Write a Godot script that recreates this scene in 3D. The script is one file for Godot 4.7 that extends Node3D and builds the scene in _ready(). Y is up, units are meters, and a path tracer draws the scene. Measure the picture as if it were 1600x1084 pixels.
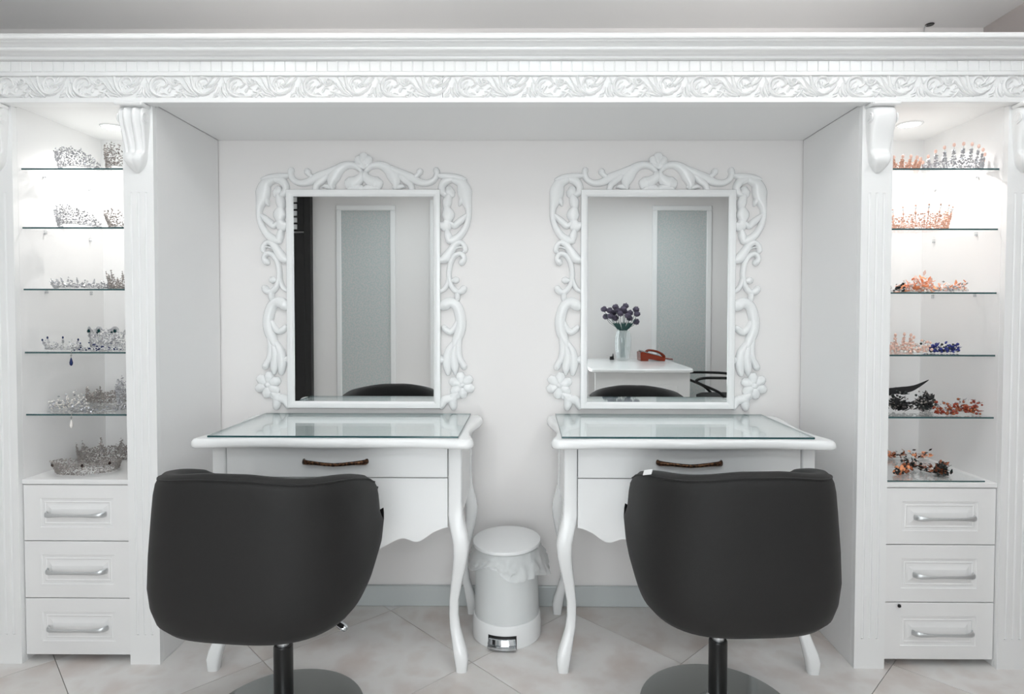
extends Node3D
# A bridal dressing room: two vanity tables in a niche between two lit display cabinets.
# X runs right, Y up, Z from the niche wall (0) towards the middle of the room; metres.

const CEIL := 2.30          # room height
const FRONT := 0.4285       # front plane of the built-in cabinetry
const SOFFIT := 1.862       # underside of the niche
const ROOM_L := -2.7
const ROOM_R := 2.7
const ROOM_B := 3.4         # wall behind the camera

var counts := {}
var mats := {}
var rng := RandomNumberGenerator.new()

# ---------------------------------------------------------------- mesh builder
class MB:
	var t := PackedVector3Array()
	func tri(a: Vector3, b: Vector3, c: Vector3) -> void:
		t.append(a); t.append(b); t.append(c)
	func quad(a: Vector3, b: Vector3, c: Vector3, d: Vector3) -> void:
		tri(a, b, c); tri(a, c, d)
	# turn a closed piece (triangles from index s on) so that its faces look outward
	func fix(s: int) -> void:
		var c := Vector3.ZERO
		for i in range(s, t.size()): c += t[i]
		c /= maxf(1.0, t.size() - s)
		var vol := 0.0
		for i in range(s, t.size(), 3):
			vol += (t[i] - c).dot((t[i + 1] - c).cross(t[i + 2] - c))
		if vol > 0.0:
			for i in range(s, t.size(), 3):
				var k := t[i + 1]
				t[i + 1] = t[i + 2]
				t[i + 2] = k
	# skin over a row of closed rings
	func loft(rings: Array, cap := true, closed := true) -> void:
		var s := t.size()
		for r in rings.size() - 1:
			var a: Array = rings[r]
			var b: Array = rings[r + 1]
			var n := a.size()
			for i in (n if closed else n - 1):
				var j := (i + 1) % n
				quad(a[i], a[j], b[j], b[i])
		if cap:
			for e in [0, rings.size() - 1]:
				var a: Array = rings[e]
				var c := Vector3.ZERO
				for p in a: c += p
				c /= a.size()
				for i in a.size():
					if e == 0: tri(c, a[(i + 1) % a.size()], a[i])
					else: tri(c, a[i], a[(i + 1) % a.size()])
		fix(s)
	# box with chamfered edges
	func box(c: Vector3, size: Vector3, bev := 0.0) -> void:
		var h := size / 2.0
		var b := minf(bev, minf(h.x, minf(h.y, h.z)) * 0.8)
		if b <= 0.0:
			var q := []
			for z in [-h.z, h.z]:
				q.append([c + Vector3(-h.x, -h.y, z), c + Vector3(h.x, -h.y, z), c + Vector3(h.x, h.y, z), c + Vector3(-h.x, h.y, z)])
			loft(q)
			return
		var rings := []
		for e in [[-h.z, b], [-h.z + b, 0.0], [h.z - b, 0.0], [h.z, b]]:
			var hx: float = h.x - e[1]
			var hy: float = h.y - e[1]
			var k: float = b if e[1] == 0.0 else b * 0.4
			var r := []
			for p in [[-hx + k, -hy], [hx - k, -hy], [hx, -hy + k], [hx, hy - k], [hx - k, hy], [-hx + k, hy], [-hx, hy - k], [-hx, -hy + k]]:
				r.append(c + Vector3(p[0], p[1], e[0]))
			rings.append(r)
		loft(rings)
	func lathe(prof: Array, n := 24, c := Vector3.ZERO, cap := true) -> void:
		var rings := []
		for p in prof:
			var r := []
			for i in n:
				var a := TAU * i / n
				r.append(c + Vector3(cos(a) * p[0], p[1], sin(a) * p[0]))
			rings.append(r)
		loft(rings, cap)
	# tube along points; half widths ws (in the plane across `up`) and half heights hs (along `up`)
	func sweep(pts: Array, ws: Array, hs: Array, n := 8, up := Vector3(0, 0, 1), round_ends := true) -> void:
		var m := pts.size()
		var rings := []
		for i in m:
			var d: Vector3 = (pts[mini(i + 1, m - 1)] - pts[maxi(i - 1, 0)]).normalized()
			var side := d.cross(up)
			if side.length() < 0.01: side = d.cross(Vector3(1, 0, 0.3))
			side = side.normalized()
			var u := side.cross(d).normalized()
			var steps := [[0.0, 1.0]]
			if round_ends and i == 0: steps = [[-0.92, 0.4], [-0.7, 0.72], [0.0, 1.0]]
			elif round_ends and i == m - 1: steps = [[0.0, 1.0], [0.7, 0.72], [0.92, 0.4]]
			for st in steps:
				var r := []
				for k in n:
					var a := TAU * (k + 0.5) / n
					r.append(pts[i] + d * (ws[i] * st[0]) + side * (cos(a) * ws[i] * st[1]) + u * (sin(a) * hs[i] * st[1]))
				rings.append(r)
		loft(rings)
	func tube(pts: Array, r: float, n := 6) -> void:
		var w := []
		for p in pts: w.append(r)
		sweep(pts, w, w, n, Vector3(0.13, 0.31, 0.94), false)
	func ball(c: Vector3, r: Vector3, n := 8, m := 5) -> void:
		var rings := []
		for j in range(1, m):
			var b := PI * j / m
			var ring := []
			for i in n:
				var a := TAU * i / n
				ring.append(c + Vector3(cos(a) * sin(b) * r.x, cos(b) * r.y, sin(a) * sin(b) * r.z))
			rings.append(ring)
		var s := t.size()
		loft(rings, false)
		for i in n:
			tri(c + Vector3(0, r.y, 0), rings[0][i], rings[0][(i + 1) % n])
			tri(c - Vector3(0, r.y, 0), rings[-1][(i + 1) % n], rings[-1][i])
		for i in range(s, t.size(), 3):   # faces outward
			var f := (t[i + 2] - t[i]).cross(t[i + 1] - t[i])
			if f.dot(t[i] + t[i + 1] + t[i + 2] - c * 3.0) < 0.0:
				var k := t[i + 1]
				t[i + 1] = t[i + 2]
				t[i + 2] = k
	# cut stone: a stretched octahedron
	func gem(c: Vector3, b: Basis) -> void:
		for sx in [-1, 1]:
			for sy in [-1, 1]:
				for sz in [-1, 1]:
					var p: Vector3 = c + b.x * sx
					var q: Vector3 = c + b.y * sy
					var r: Vector3 = c + b.z * sz
					if sx * sy * sz > 0: tri(p, r, q)
					else: tri(p, q, r)
	# flat outline given thickness: poly in XY, from z0 to z1
	func prism(poly: PackedVector2Array, z0: float, z1: float, bev := 0.0) -> void:
		var s := t.size()
		var idx := Geometry2D.triangulate_polygon(poly)
		var n := poly.size()
		for k in range(0, idx.size(), 3):
			var a := poly[idx[k]]; var b := poly[idx[k + 1]]; var c := poly[idx[k + 2]]
			tri(Vector3(a.x, a.y, z1), Vector3(b.x, b.y, z1), Vector3(c.x, c.y, z1))
			tri(Vector3(a.x, a.y, z0), Vector3(c.x, c.y, z0), Vector3(b.x, b.y, z0))
		var cw := 1.0 if Geometry2D.is_polygon_clockwise(poly) else -1.0
		for i in n:
			var a := poly[i]; var b := poly[(i + 1) % n]
			if (Geometry2D.is_polygon_clockwise(PackedVector2Array([poly[idx[0]], poly[idx[1]], poly[idx[2]]]))) == (cw > 0.0):
				quad(Vector3(a.x, a.y, z0), Vector3(b.x, b.y, z0), Vector3(b.x, b.y, z1), Vector3(a.x, a.y, z1))
			else:
				quad(Vector3(b.x, b.y, z0), Vector3(a.x, a.y, z0), Vector3(a.x, a.y, z1), Vector3(b.x, b.y, z1))
		fix(s)
	func move(x: Transform3D) -> MB:
		for i in t.size(): t[i] = x * t[i]
		return self
	func done(crease := 42.0) -> ArrayMesh:
		var n := t.size() / 3
		var fu := PackedVector3Array(); fu.resize(n)
		var fw := PackedVector3Array(); fw.resize(n)
		var near := {}
		for i in n:
			var nn := (t[i * 3 + 2] - t[i * 3]).cross(t[i * 3 + 1] - t[i * 3])
			fw[i] = nn
			fu[i] = nn.normalized()
			for k in 3:
				var key := Vector3i((t[i * 3 + k] * 20000.0).round())
				if near.has(key): near[key].append(i)
				else: near[key] = [i]
		var c := cos(deg_to_rad(crease))
		var no := PackedVector3Array(); no.resize(t.size())
		for i in n:
			for k in 3:
				var sum := Vector3.ZERO
				for j in near[Vector3i((t[i * 3 + k] * 20000.0).round())]:
					if fu[j].dot(fu[i]) > c: sum += fw[j]
				no[i * 3 + k] = sum.normalized() if sum.length_squared() > 0.0 else fu[i]
		var arr := []
		arr.resize(Mesh.ARRAY_MAX)
		arr[Mesh.ARRAY_VERTEX] = t
		arr[Mesh.ARRAY_NORMAL] = no
		var m := ArrayMesh.new()
		m.add_surface_from_arrays(Mesh.PRIMITIVE_TRIANGLES, arr)
		return m

func bx(c: Vector3, size: Vector3, bev := 0.0) -> ArrayMesh:
	var m := MB.new(); m.box(c, size, bev); return m.done()
# box from two corners
func bb(a: Vector3, b: Vector3, bev := 0.0) -> ArrayMesh:
	return bx((a + b) / 2.0, (b - a).abs(), bev)
func curve(pts: Array, per := 4) -> Array:   # smooth line through Vector3 or Vector4 points (w = width)
	var out := []
	for i in pts.size() - 1:
		var a = pts[maxi(i - 1, 0)]; var b = pts[i]; var c = pts[i + 1]; var d = pts[mini(i + 2, pts.size() - 1)]
		for k in per:
			var u := float(k) / per
			out.append((b * 2.0 + (c - a) * u + (a * 2.0 - b * 5.0 + c * 4.0 - d) * u * u + (b * 3.0 - a - c * 3.0 + d) * u * u * u) * 0.5)
	out.append(pts[-1])
	return out

# ---------------------------------------------------------------- nodes
func numbered(called: String) -> String:
	var k: int = counts.get(called, 0)
	counts[called] = k + 1
	return called if k == 0 else "%s_%03d" % [called, k]
func thing(called: String, label: String, category: String, at := Vector3.ZERO, turn := 0.0, group := "") -> Node3D:
	var o := Node3D.new()
	o.name = numbered(called)
	add_child(o)
	o.position = at
	o.rotation.y = turn
	o.set_meta("label", label)
	o.set_meta("category", category)
	if group: o.set_meta("group", group)
	return o
func part(parent: Node, called: String, mesh: Mesh, m: Material, at := Vector3.ZERO, rot := Vector3.ZERO, kind := "") -> MeshInstance3D:
	var o := MeshInstance3D.new()
	o.name = called
	o.mesh = mesh
	o.material_override = m
	parent.add_child(o, true)
	o.position = at
	o.rotation = rot
	if kind: o.set_meta("kind", kind)
	return o
func struct(called: String, mesh: Mesh, m: Material, label: String) -> MeshInstance3D:
	var o := part(self, called, mesh, m, Vector3.ZERO, Vector3.ZERO, "structure")
	o.set_meta("label", label)
	return o

# ---------------------------------------------------------------- materials
func mat(called: String, c: Color, rough := 0.5, metal := 0.0) -> StandardMaterial3D:
	var m := StandardMaterial3D.new()
	m.resource_name = called
	m.albedo_color = c
	m.roughness = rough
	m.metallic = metal
	m.cull_mode = BaseMaterial3D.CULL_DISABLED
	mats[called] = m
	return m
func noisy(m: StandardMaterial3D, ramp: Array, freq: float, scale: float, seed_: int, kind := FastNoiseLite.TYPE_SIMPLEX_SMOOTH, oct := 5) -> void:
	var n := FastNoiseLite.new()
	n.noise_type = kind
	n.frequency = freq
	n.seed = seed_
	n.fractal_octaves = oct
	var g := Gradient.new()
	var off := PackedFloat32Array(); var col := PackedColorArray()
	for r in ramp:
		off.append(r[0]); col.append(r[1])
	g.offsets = off; g.colors = col
	var tx := NoiseTexture2D.new()
	tx.width = 512; tx.height = 512
	tx.seamless = true
	tx.noise = n
	tx.color_ramp = g
	m.albedo_texture = tx
	m.uv1_triplanar = true
	m.uv1_world_triplanar = true
	m.uv1_scale = Vector3.ONE * scale
func grain(m: StandardMaterial3D, freq: float, scale: float, strength: float, seed_: int) -> void:
	var n := FastNoiseLite.new()
	n.frequency = freq
	n.seed = seed_
	var tx := NoiseTexture2D.new()
	tx.width = 512; tx.height = 512
	tx.seamless = true
	tx.as_normal_map = true
	tx.bump_strength = strength
	tx.noise = n
	m.normal_enabled = true
	m.normal_texture = tx
	m.uv1_triplanar = true
	m.uv1_world_triplanar = true
	m.uv1_scale = Vector3.ONE * scale
func make_materials() -> void:
	mat("wall_paint", Color(0.935, 0.925, 0.92), 0.75)
	mat("ceiling_paint", Color(0.955, 0.953, 0.95), 0.9)
	mat("white_lacquer", Color(0.95, 0.95, 0.948), 0.28)
	mat("white_board", Color(0.945, 0.942, 0.94), 0.42)
	mat("white_gloss", Color(0.95, 0.953, 0.953), 0.14)
	mat("baseboard_paint", Color(0.78, 0.80, 0.80), 0.35)
	mat("pier_grey", Color(0.74, 0.71, 0.70), 0.8)  # warmer, darker grey than the other walls
	mat("grout", Color(0.60, 0.58, 0.56), 0.9)
	var k := 0
	for tone in [Color(1, 1, 1), Color(0.975, 0.97, 0.965), Color(0.985, 0.985, 0.99), Color(0.96, 0.955, 0.95)]:
		var m := mat("marble_tile_%d" % k, tone, 0.28)
		noisy(m, [[0.0, Color(0.82, 0.775, 0.75)], [0.36, Color(0.865, 0.84, 0.825)], [0.52, Color(0.895, 0.88, 0.87)], [0.70, Color(0.905, 0.895, 0.885)], [1.0, Color(0.86, 0.83, 0.81)]], 0.006, 1.1, 11 + k)
		k += 1
	var wp := mat("wallpaper", Color(1, 1, 1), 0.7)
	noisy(wp, [[0.0, Color(0.71, 0.745, 0.74)], [0.45, Color(0.745, 0.78, 0.775)], [0.60, Color(0.78, 0.78, 0.775)], [1.0, Color(0.83, 0.80, 0.79)]], 0.045, 1.8, 5, FastNoiseLite.TYPE_SIMPLEX, 4)
	mat("mirror", Color(0.93, 0.94, 0.94), 0.0, 1.0)
	mat("chrome", Color(0.78, 0.79, 0.80), 0.08, 1.0)
	mat("dark_chrome", Color(0.70, 0.72, 0.715), 0.12, 1.0)
	mat("brushed_silver", Color(0.84, 0.85, 0.855), 0.42, 1.0)
	var br := mat("bronze", Color(1, 1, 1), 0.3, 0.75)
	noisy(br, [[0.0, Color(0.10, 0.08, 0.07)], [0.45, Color(0.22, 0.15, 0.11)], [0.55, Color(0.40, 0.28, 0.20)], [1.0, Color(0.62, 0.45, 0.33)]], 0.02, 9.0, 3)
	var lea := mat("dark_upholstery", Color(0.060, 0.055, 0.053), 0.7)
	lea.rim_enabled = true; lea.rim = 0.15; lea.rim_tint = 0.4
	grain(lea, 0.12, 9.0, 1.2, 8)
	mat("black_plastic", Color(0.03, 0.03, 0.032), 0.35)
	mat("black_tube", Color(0.035, 0.04, 0.042), 0.4)
	mat("bin_enamel", Color(0.88, 0.89, 0.89), 0.25)
	var bag := mat("bin_bag", Color(0.93, 0.94, 0.94, 0.55), 0.35)
	bag.transparency = BaseMaterial3D.TRANSPARENCY_ALPHA
	bag.backlight_enabled = true; bag.backlight = Color(0.5, 0.5, 0.5)
	var gl := mat("shelf_glass", Color(0.72, 0.90, 0.90, 0.02), 0.02)
	gl.transparency = BaseMaterial3D.TRANSPARENCY_ALPHA
	var tg := mat("table_glass", Color(0.84, 0.95, 0.94, 0.09), 0.02)
	tg.transparency = BaseMaterial3D.TRANSPARENCY_ALPHA
	mat("glass_edge", Color(0.20, 0.33, 0.34), 0.12)
	mat("silver", Color(0.70, 0.70, 0.70), 0.4, 1.0)
	mat("crystal", Color(0.74, 0.74, 0.755), 0.38, 0.85)
	mat("crystal_smoke", Color(0.67, 0.645, 0.63), 0.40, 0.85)
	mat("gem_teal", Color(0.05, 0.24, 0.25), 0.1, 0.3)
	mat("gem_blue", Color(0.10, 0.16, 0.36), 0.1, 0.3)
	mat("gem_brown", Color(0.16, 0.07, 0.04), 0.1, 0.2)
	mat("rose_gold", Color(0.86, 0.69, 0.61), 0.42, 0.6)
	mat("pearl_pink", Color(0.93, 0.78, 0.72), 0.3)
	mat("pearl_white", Color(0.93, 0.91, 0.89), 0.25)
	mat("peach_organza", Color(0.98, 0.66, 0.48), 0.7)
	mat("amber_bead", Color(0.55, 0.17, 0.05), 0.3)
	mat("copper_bead", Color(0.62, 0.36, 0.24), 0.35, 0.5)
	mat("navy_bead", Color(0.13, 0.17, 0.48), 0.3)
	mat("dark_green_bead", Color(0.07, 0.11, 0.10), 0.35)
	mat("black_feather", Color(0.025, 0.03, 0.04), 0.6)
	mat("dark_wood", Color(0.075, 0.07, 0.07), 0.45)
	mat("blind_white", Color(0.90, 0.90, 0.90), 0.6)
	mat("phone_amber", Color(0.50, 0.16, 0.04), 0.22)
	mat("phone_grey", Color(0.62, 0.66, 0.66), 0.3)
	mat("flower_purple", Color(0.33, 0.30, 0.37), 0.8)
	mat("leaf_teal", Color(0.12, 0.28, 0.26), 0.6)
	var vg := mat("vase_glass", Color(0.86, 0.90, 0.90, 0.22), 0.03)
	vg.transparency = BaseMaterial3D.TRANSPARENCY_ALPHA
	mat("paper_white", Color(0.93, 0.93, 0.93), 0.6)
	var led := mat("led_diffuser", Color(0.95, 0.97, 1.0), 0.5)
	led.emission_enabled = true; led.emission = Color(0.93, 0.98, 1.0); led.emission_energy_multiplier = 3.0
	var sp := mat("spot_lens", Color(0.97, 0.97, 1.0), 0.4)
	sp.emission_enabled = true; sp.emission = Color(0.98, 0.99, 1.0); sp.emission_energy_multiplier = 4.0
	var fd := mat("frosted_fill_glow", Color(0.93, 0.95, 0.96), 0.7)  # glow of the added door panes, part of the fill light
	fd.emission_enabled = true; fd.emission = Color(0.975, 0.988, 0.995); fd.emission_energy_multiplier = 1.0
func _ready() -> void:
	rng.seed = 20
	# camera
	var cam := Camera3D.new()
	cam.name = "camera"
	cam.projection = Camera3D.PROJECTION_FRUSTUM
	cam.near = 0.05
	cam.far = 50.0
	cam.size = 2.0 * 0.05 * 542.0 / 950.0
	cam.frustum_offset = Vector2(-16.3, -28.6) / 950.0 * 0.05
	add_child(cam)
	cam.position = Vector3(0, 1.18, 2.427)
	cam.basis = Basis(Vector3.UP, 0.0068) * Basis(Vector3.RIGHT, -0.0262) * Basis(Vector3.BACK, 0.0018)
	cam.current = true
	# environment: a closed room, so hardly anything comes from outside
	var we := WorldEnvironment.new()
	we.name = "environment"
	var env := Environment.new()
	env.background_mode = Environment.BG_COLOR
	env.background_color = Color(0.05, 0.05, 0.05)
	env.tonemap_mode = Environment.TONE_MAPPER_LINEAR
	env.tonemap_exposure = 0.98
	env.sdfgi_enabled = true
	env.ssao_enabled = true
	env.ssil_enabled = true
	we.environment = env
	add_child(we)
	make_materials()
	# ceiling panels out of view: a row lights the niche, others the far wall
	var cool := Color(0.95, 0.988, 1.0)
	var soft := Color(1.0, 0.985, 0.975)
	unseen_ceiling_lamp(Vector3(-1.15, CEIL, 1.10), cool, 0.09, "unseen square white ceiling light panel above the left vanity table")
	unseen_ceiling_lamp(Vector3(0.10, CEIL, 1.10), cool, 0.10, "unseen square white ceiling light panel above the waste bin")
	unseen_ceiling_lamp(Vector3(1.35, CEIL, 1.10), cool, 0.15, "unseen square white ceiling light panel above the right vanity table")
	unseen_ceiling_lamp(Vector3(1.15, CEIL, 2.55), cool, 0.80, "unseen square white ceiling light panel above the reception desk")
	unseen_ceiling_lamp(Vector3(-1.25, CEIL, 2.55), cool, 0.42, "unseen square white ceiling light panel near the dark door")
	# added fill light, set at an added frosted door behind the camera
	door_fill_light(Vector3(-0.25, 1.14, ROOM_B - 0.055), Vector2(1.16, 1.96), Color(0.965, 0.988, 1.0), 2.2)
	# added fill: hanging bowl lamps out of view, throwing light up at the ceiling
	fill_bowl_lamp(Vector3(-0.80, CEIL, 1.22), soft, 0.62, "added white bowl pendant fill lamp over the left salon chair")
	fill_bowl_lamp(Vector3(0.95, CEIL, 1.22), soft, 0.72, "added white bowl pendant fill lamp over the right salon chair")
	build_room()
	build_cornice()
	build_cabinet(-1.69, -1.325, -1.79, -1.225, "left")
	build_cabinet(1.19, 1.562, 1.09, 1.662, "right")
	vanity_mirror(-0.6465, "white carved scroll mirror frame, reflecting the dark door")
	vanity_mirror(0.5185, "white carved scroll mirror frame, reflecting the vase and phone")
	vanity_table(-0.622, "white cabriole vanity table beneath the mirror that shows a dark door", "left")
	vanity_table(0.533, "white cabriole vanity table beneath the mirror that shows the vase", "right")
	salon_chair(Vector3(-0.705, 0, 0.69), -0.10, true)
	salon_chair(Vector3(0.568, 0, 0.65), 0.06, false)
	waste_bin()
	behind_camera()
	jewellery()

# ---------------------------------------------------------------- room
func unseen_ceiling_lamp(at: Vector3, c: Color, e: float, label: String) -> void:
	var o := thing("unseen_ceiling_light", label, "ceiling light", at, 0.0, "unseen ceiling light panels")
	part(o, "frame", bb(Vector3(-0.16, -0.022, -0.16), Vector3(0.16, -0.001, 0.16), 0.004), mats.white_board)
	part(o, "diffuser", bb(Vector3(-0.145, -0.028, -0.145), Vector3(0.145, -0.0215, 0.145), 0.002), mats.led_diffuser)
	var l := AreaLight3D.new()
	l.name = "unseen_panel_light"
	l.area_size = Vector2(0.29, 0.29)
	l.light_color = c
	l.light_energy = e
	l.area_range = 8.0
	l.shadow_enabled = true
	o.add_child(l)
	l.position = Vector3(0, -0.032, 0)
	l.rotation = Vector3(-PI / 2, 0, 0)

func door_fill_light(at: Vector3, size: Vector2, c: Color, e: float) -> void:  # large soft fill light added behind the camera
	var l := AreaLight3D.new()
	l.name = "door_fill"
	l.area_size = size
	l.light_color = c
	l.light_energy = e
	l.area_range = 9.0
	l.shadow_enabled = true
	add_child(l)
	l.position = at

func fill_bowl_lamp(at: Vector3, c: Color, e: float, label: String) -> void:  # added lamp, fills the room by way of the ceiling
	var o := thing("added_bowl_pendant", label, "pendant lamp", at, 0.0, "added bowl pendant lamps")
	var rm := MB.new(); rm.lathe([[0.04, 0.0], [0.04, -0.014], [0.006, -0.02], [0.005, -0.36], [0.02, -0.37]], 20)
	part(o, "rod", rm.done(), mats.brushed_silver)
	var bm := MB.new(); bm.lathe([[0.02, -0.42], [0.07, -0.415], [0.12, -0.395], [0.15, -0.36], [0.156, -0.345], [0.150, -0.345], [0.115, -0.385], [0.07, -0.403], [0.02, -0.408]], 40)
	part(o, "bowl", bm.done(60.0), mats.white_gloss)
	var lm := MB.new(); lm.ball(Vector3(0, -0.375, 0), Vector3(0.03, 0.022, 0.03), 16, 10)
	part(o, "bulb", lm.done(60.0), mats.led_diffuser)
	var l := SpotLight3D.new()
	l.name = "bowl_fill_light"
	l.light_color = c
	l.light_energy = e
	l.light_size = 0.05
	l.spot_range = 9.0
	l.spot_attenuation = 2.0
	l.spot_angle = 86.0
	l.spot_angle_attenuation = 0.3
	l.shadow_enabled = true
	o.add_child(l)
	l.position = Vector3(0, -0.335, 0)
	l.rotation = Vector3(PI / 2, 0, 0)

func build_room() -> void:
	var fl := struct("floor", bb(Vector3(ROOM_L - 0.1, -0.06, -0.1), Vector3(ROOM_R + 0.1, -0.004, ROOM_B + 0.1)), mats.grout, "cream marble floor tiles laid diagonally")
	var room := PackedVector2Array([Vector2(ROOM_L, 0), Vector2(ROOM_R, 0), Vector2(ROOM_R, ROOM_B), Vector2(ROOM_L, ROOM_B)])
	var s := 0.70711
	for i in range(-9, 9):
		for j in range(-7, 12):
			var a := -0.588 + i * s   # x - z
			var b := 0.223 + j * s    # x + z
			var g := 0.0016
			var poly := PackedVector2Array()
			for q in [[a + g, b + g], [a + s - g, b + g], [a + s - g, b + s - g], [a + g, b + s - g]]:
				poly.append(Vector2((q[0] + q[1]) / 2.0, (q[1] - q[0]) / 2.0))
			for cut in Geometry2D.intersect_polygons(poly, room):
				var mb := MB.new()
				mb.prism(cut, -0.004, 0.0)
				mb.move(Transform3D(Basis(Vector3.RIGHT, PI / 2), Vector3(0, -0.004, 0)))
				var pm: Material = mats["marble_tile_%d" % (absi(i * 7 + j * 5) % 4)]
				part(fl, "tile", mb.done(), pm)
	struct("ceiling", bb(Vector3(ROOM_L - 0.1, CEIL, -0.1), Vector3(ROOM_R + 0.1, CEIL + 0.1, ROOM_B + 0.1)), mats.ceiling_paint, "plain off-white ceiling")
	struct("wall_back", bb(Vector3(ROOM_L - 0.1, 0, -0.1), Vector3(ROOM_R + 0.1, CEIL, 0)), mats.wall_paint, "white wall behind the vanity tables")
	struct("wall_left", bb(Vector3(ROOM_L - 0.1, 0, 0), Vector3(ROOM_L, CEIL, ROOM_B)), mats.wall_paint, "plain side wall")
	struct("wall_right", bb(Vector3(ROOM_R, 0, 0), Vector3(ROOM_R + 0.1, CEIL, ROOM_B)), mats.wall_paint, "plain side wall")
	struct("wall_pier", bb(Vector3(1.79, 0, 0), Vector3(ROOM_R, CEIL, 0.9)), mats.pier_grey, "greyish wall return beside the right display cabinet")
	var bw := struct("wall_front", bb(Vector3(ROOM_L - 0.1, 0, ROOM_B), Vector3(ROOM_R + 0.1, CEIL, ROOM_B + 0.1)), mats.wall_paint, "pale wall with two wallpaper panels, seen in the mirrors")
	for px in [-1.53, 1.47]:
		var w := 0.235
		part(bw, "wallpaper_panel", bb(Vector3(px - w, 0.16, ROOM_B - 0.006), Vector3(px + w, 2.15, ROOM_B)), mats.wallpaper)
		for k in [[-1, 0], [1, 0], [0, -1], [0, 1]]:
			var c := Vector3(px + k[0] * (w + 0.022), 1.155 + k[1] * 1.017, ROOM_B - 0.011)
			var sz := Vector3(0.05 if k[0] else 2 * w + 0.094, 1.99 if k[0] else 0.05, 0.022)
			part(bw, "panel_moulding", bx(c, sz, 0.008), mats.white_lacquer)
	struct("baseboard_back", bb(Vector3(-1.224, 0, 0.001), Vector3(1.089, 0.082, 0.016), 0.003), mats.baseboard_paint, "low satin baseboard under the vanity tables")
	# dark door and shuttered light above it, seen at the edge of the left mirror
	var d := struct("door_1", bb(Vector3(-2.62, 0, ROOM_B - 0.05), Vector3(-2.10, 1.93, ROOM_B - 0.012), 0.004), mats.dark_wood, "dark panelled wooden door, seen in the left mirror")
	for py in [0.2, 1.05]:
		part(d, "door_panel", bb(Vector3(-2.54, py, ROOM_B - 0.062), Vector3(-2.20, py + 0.72, ROOM_B - 0.0505), 0.005), mats.dark_wood)
	part(d, "door_post", bb(Vector3(-2.098, 0, ROOM_B - 0.07), Vector3(-2.035, CEIL - 0.001, ROOM_B - 0.001), 0.004), mats.dark_wood)
	part(d, "transom_post", bb(Vector3(-2.165, 1.95, ROOM_B - 0.055), Vector3(-2.10, CEIL - 0.001, ROOM_B - 0.001), 0.004), mats.dark_wood)
	var wn := struct("window_1", bb(Vector3(-2.62, 1.95, ROOM_B - 0.02), Vector3(-2.167, CEIL - 0.01, ROOM_B - 0.003)), mats.dark_wood, "transom window with white slats over the dark door")
	for k in 5:
		part(wn, "slat", bb(Vector3(-2.61, 1.965 + k * 0.064, ROOM_B - 0.045), Vector3(-2.17, 2.01 + k * 0.064, ROOM_B - 0.025), 0.002), mats.blind_white)
	# added double door with glowing panes, out of view, carrying the fill light
	var gd := struct("added_door_2", rect_frame(0.66, 0.0, 2.24, [[0.0, 0.0], [0.0, 0.05], [0.07, 0.05], [0.07, 0.0]]), mats.white_lacquer, "added white double door with glowing frosted panes, fill light behind the camera")
	gd.position = Vector3(-0.25, 0.001, ROOM_B - 0.05)
	for sx in [-1, 1]:
		part(gd, "glowing_pane", bx(Vector3(sx * 0.305, 1.12, 0.035), Vector3(0.56, 2.08, 0.008)), mats.frosted_fill_glow)
	part(gd, "meeting_stile", bx(Vector3(0, 1.12, 0.03), Vector3(0.05, 2.1, 0.04), 0.003), mats.white_lacquer)
	# loose wire coming out of a hole in the ceiling, the hole a flat black disc
	var lw := thing("ceiling_cable", "thin loose cable hanging from a dark hole in the ceiling", "cable", Vector3(1.56, CEIL, 0.03))
	var hm := MB.new(); hm.lathe([[0.001, -0.003], [0.014, -0.003], [0.016, 0.0]], 16)
	part(lw, "hole_disc", hm.done(), mats.black_plastic, Vector3(0.0, -0.0005, 0))
	var wm := MB.new(); wm.tube([Vector3(-0.012, -0.002, 0.0), Vector3(-0.02, -0.012, 0.0), Vector3(-0.022, -0.05, 0.0), Vector3(-0.03, -0.12, 0.01)], 0.0016)
	part(lw, "wire", wm.done(), mats.brushed_silver)

# ---------------------------------------------------------------- cornice over the whole unit
func extrude_x(prof: Array, x0: float, x1: float) -> ArrayMesh:
	var mb := MB.new()
	var rings := []
	for x in [x0, x1]:
		var r := []
		for p in prof: r.append(Vector3(x, p[1], p[0]))
		rings.append(r)
	mb.loft(rings)
	return mb.done(30.0)

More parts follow.
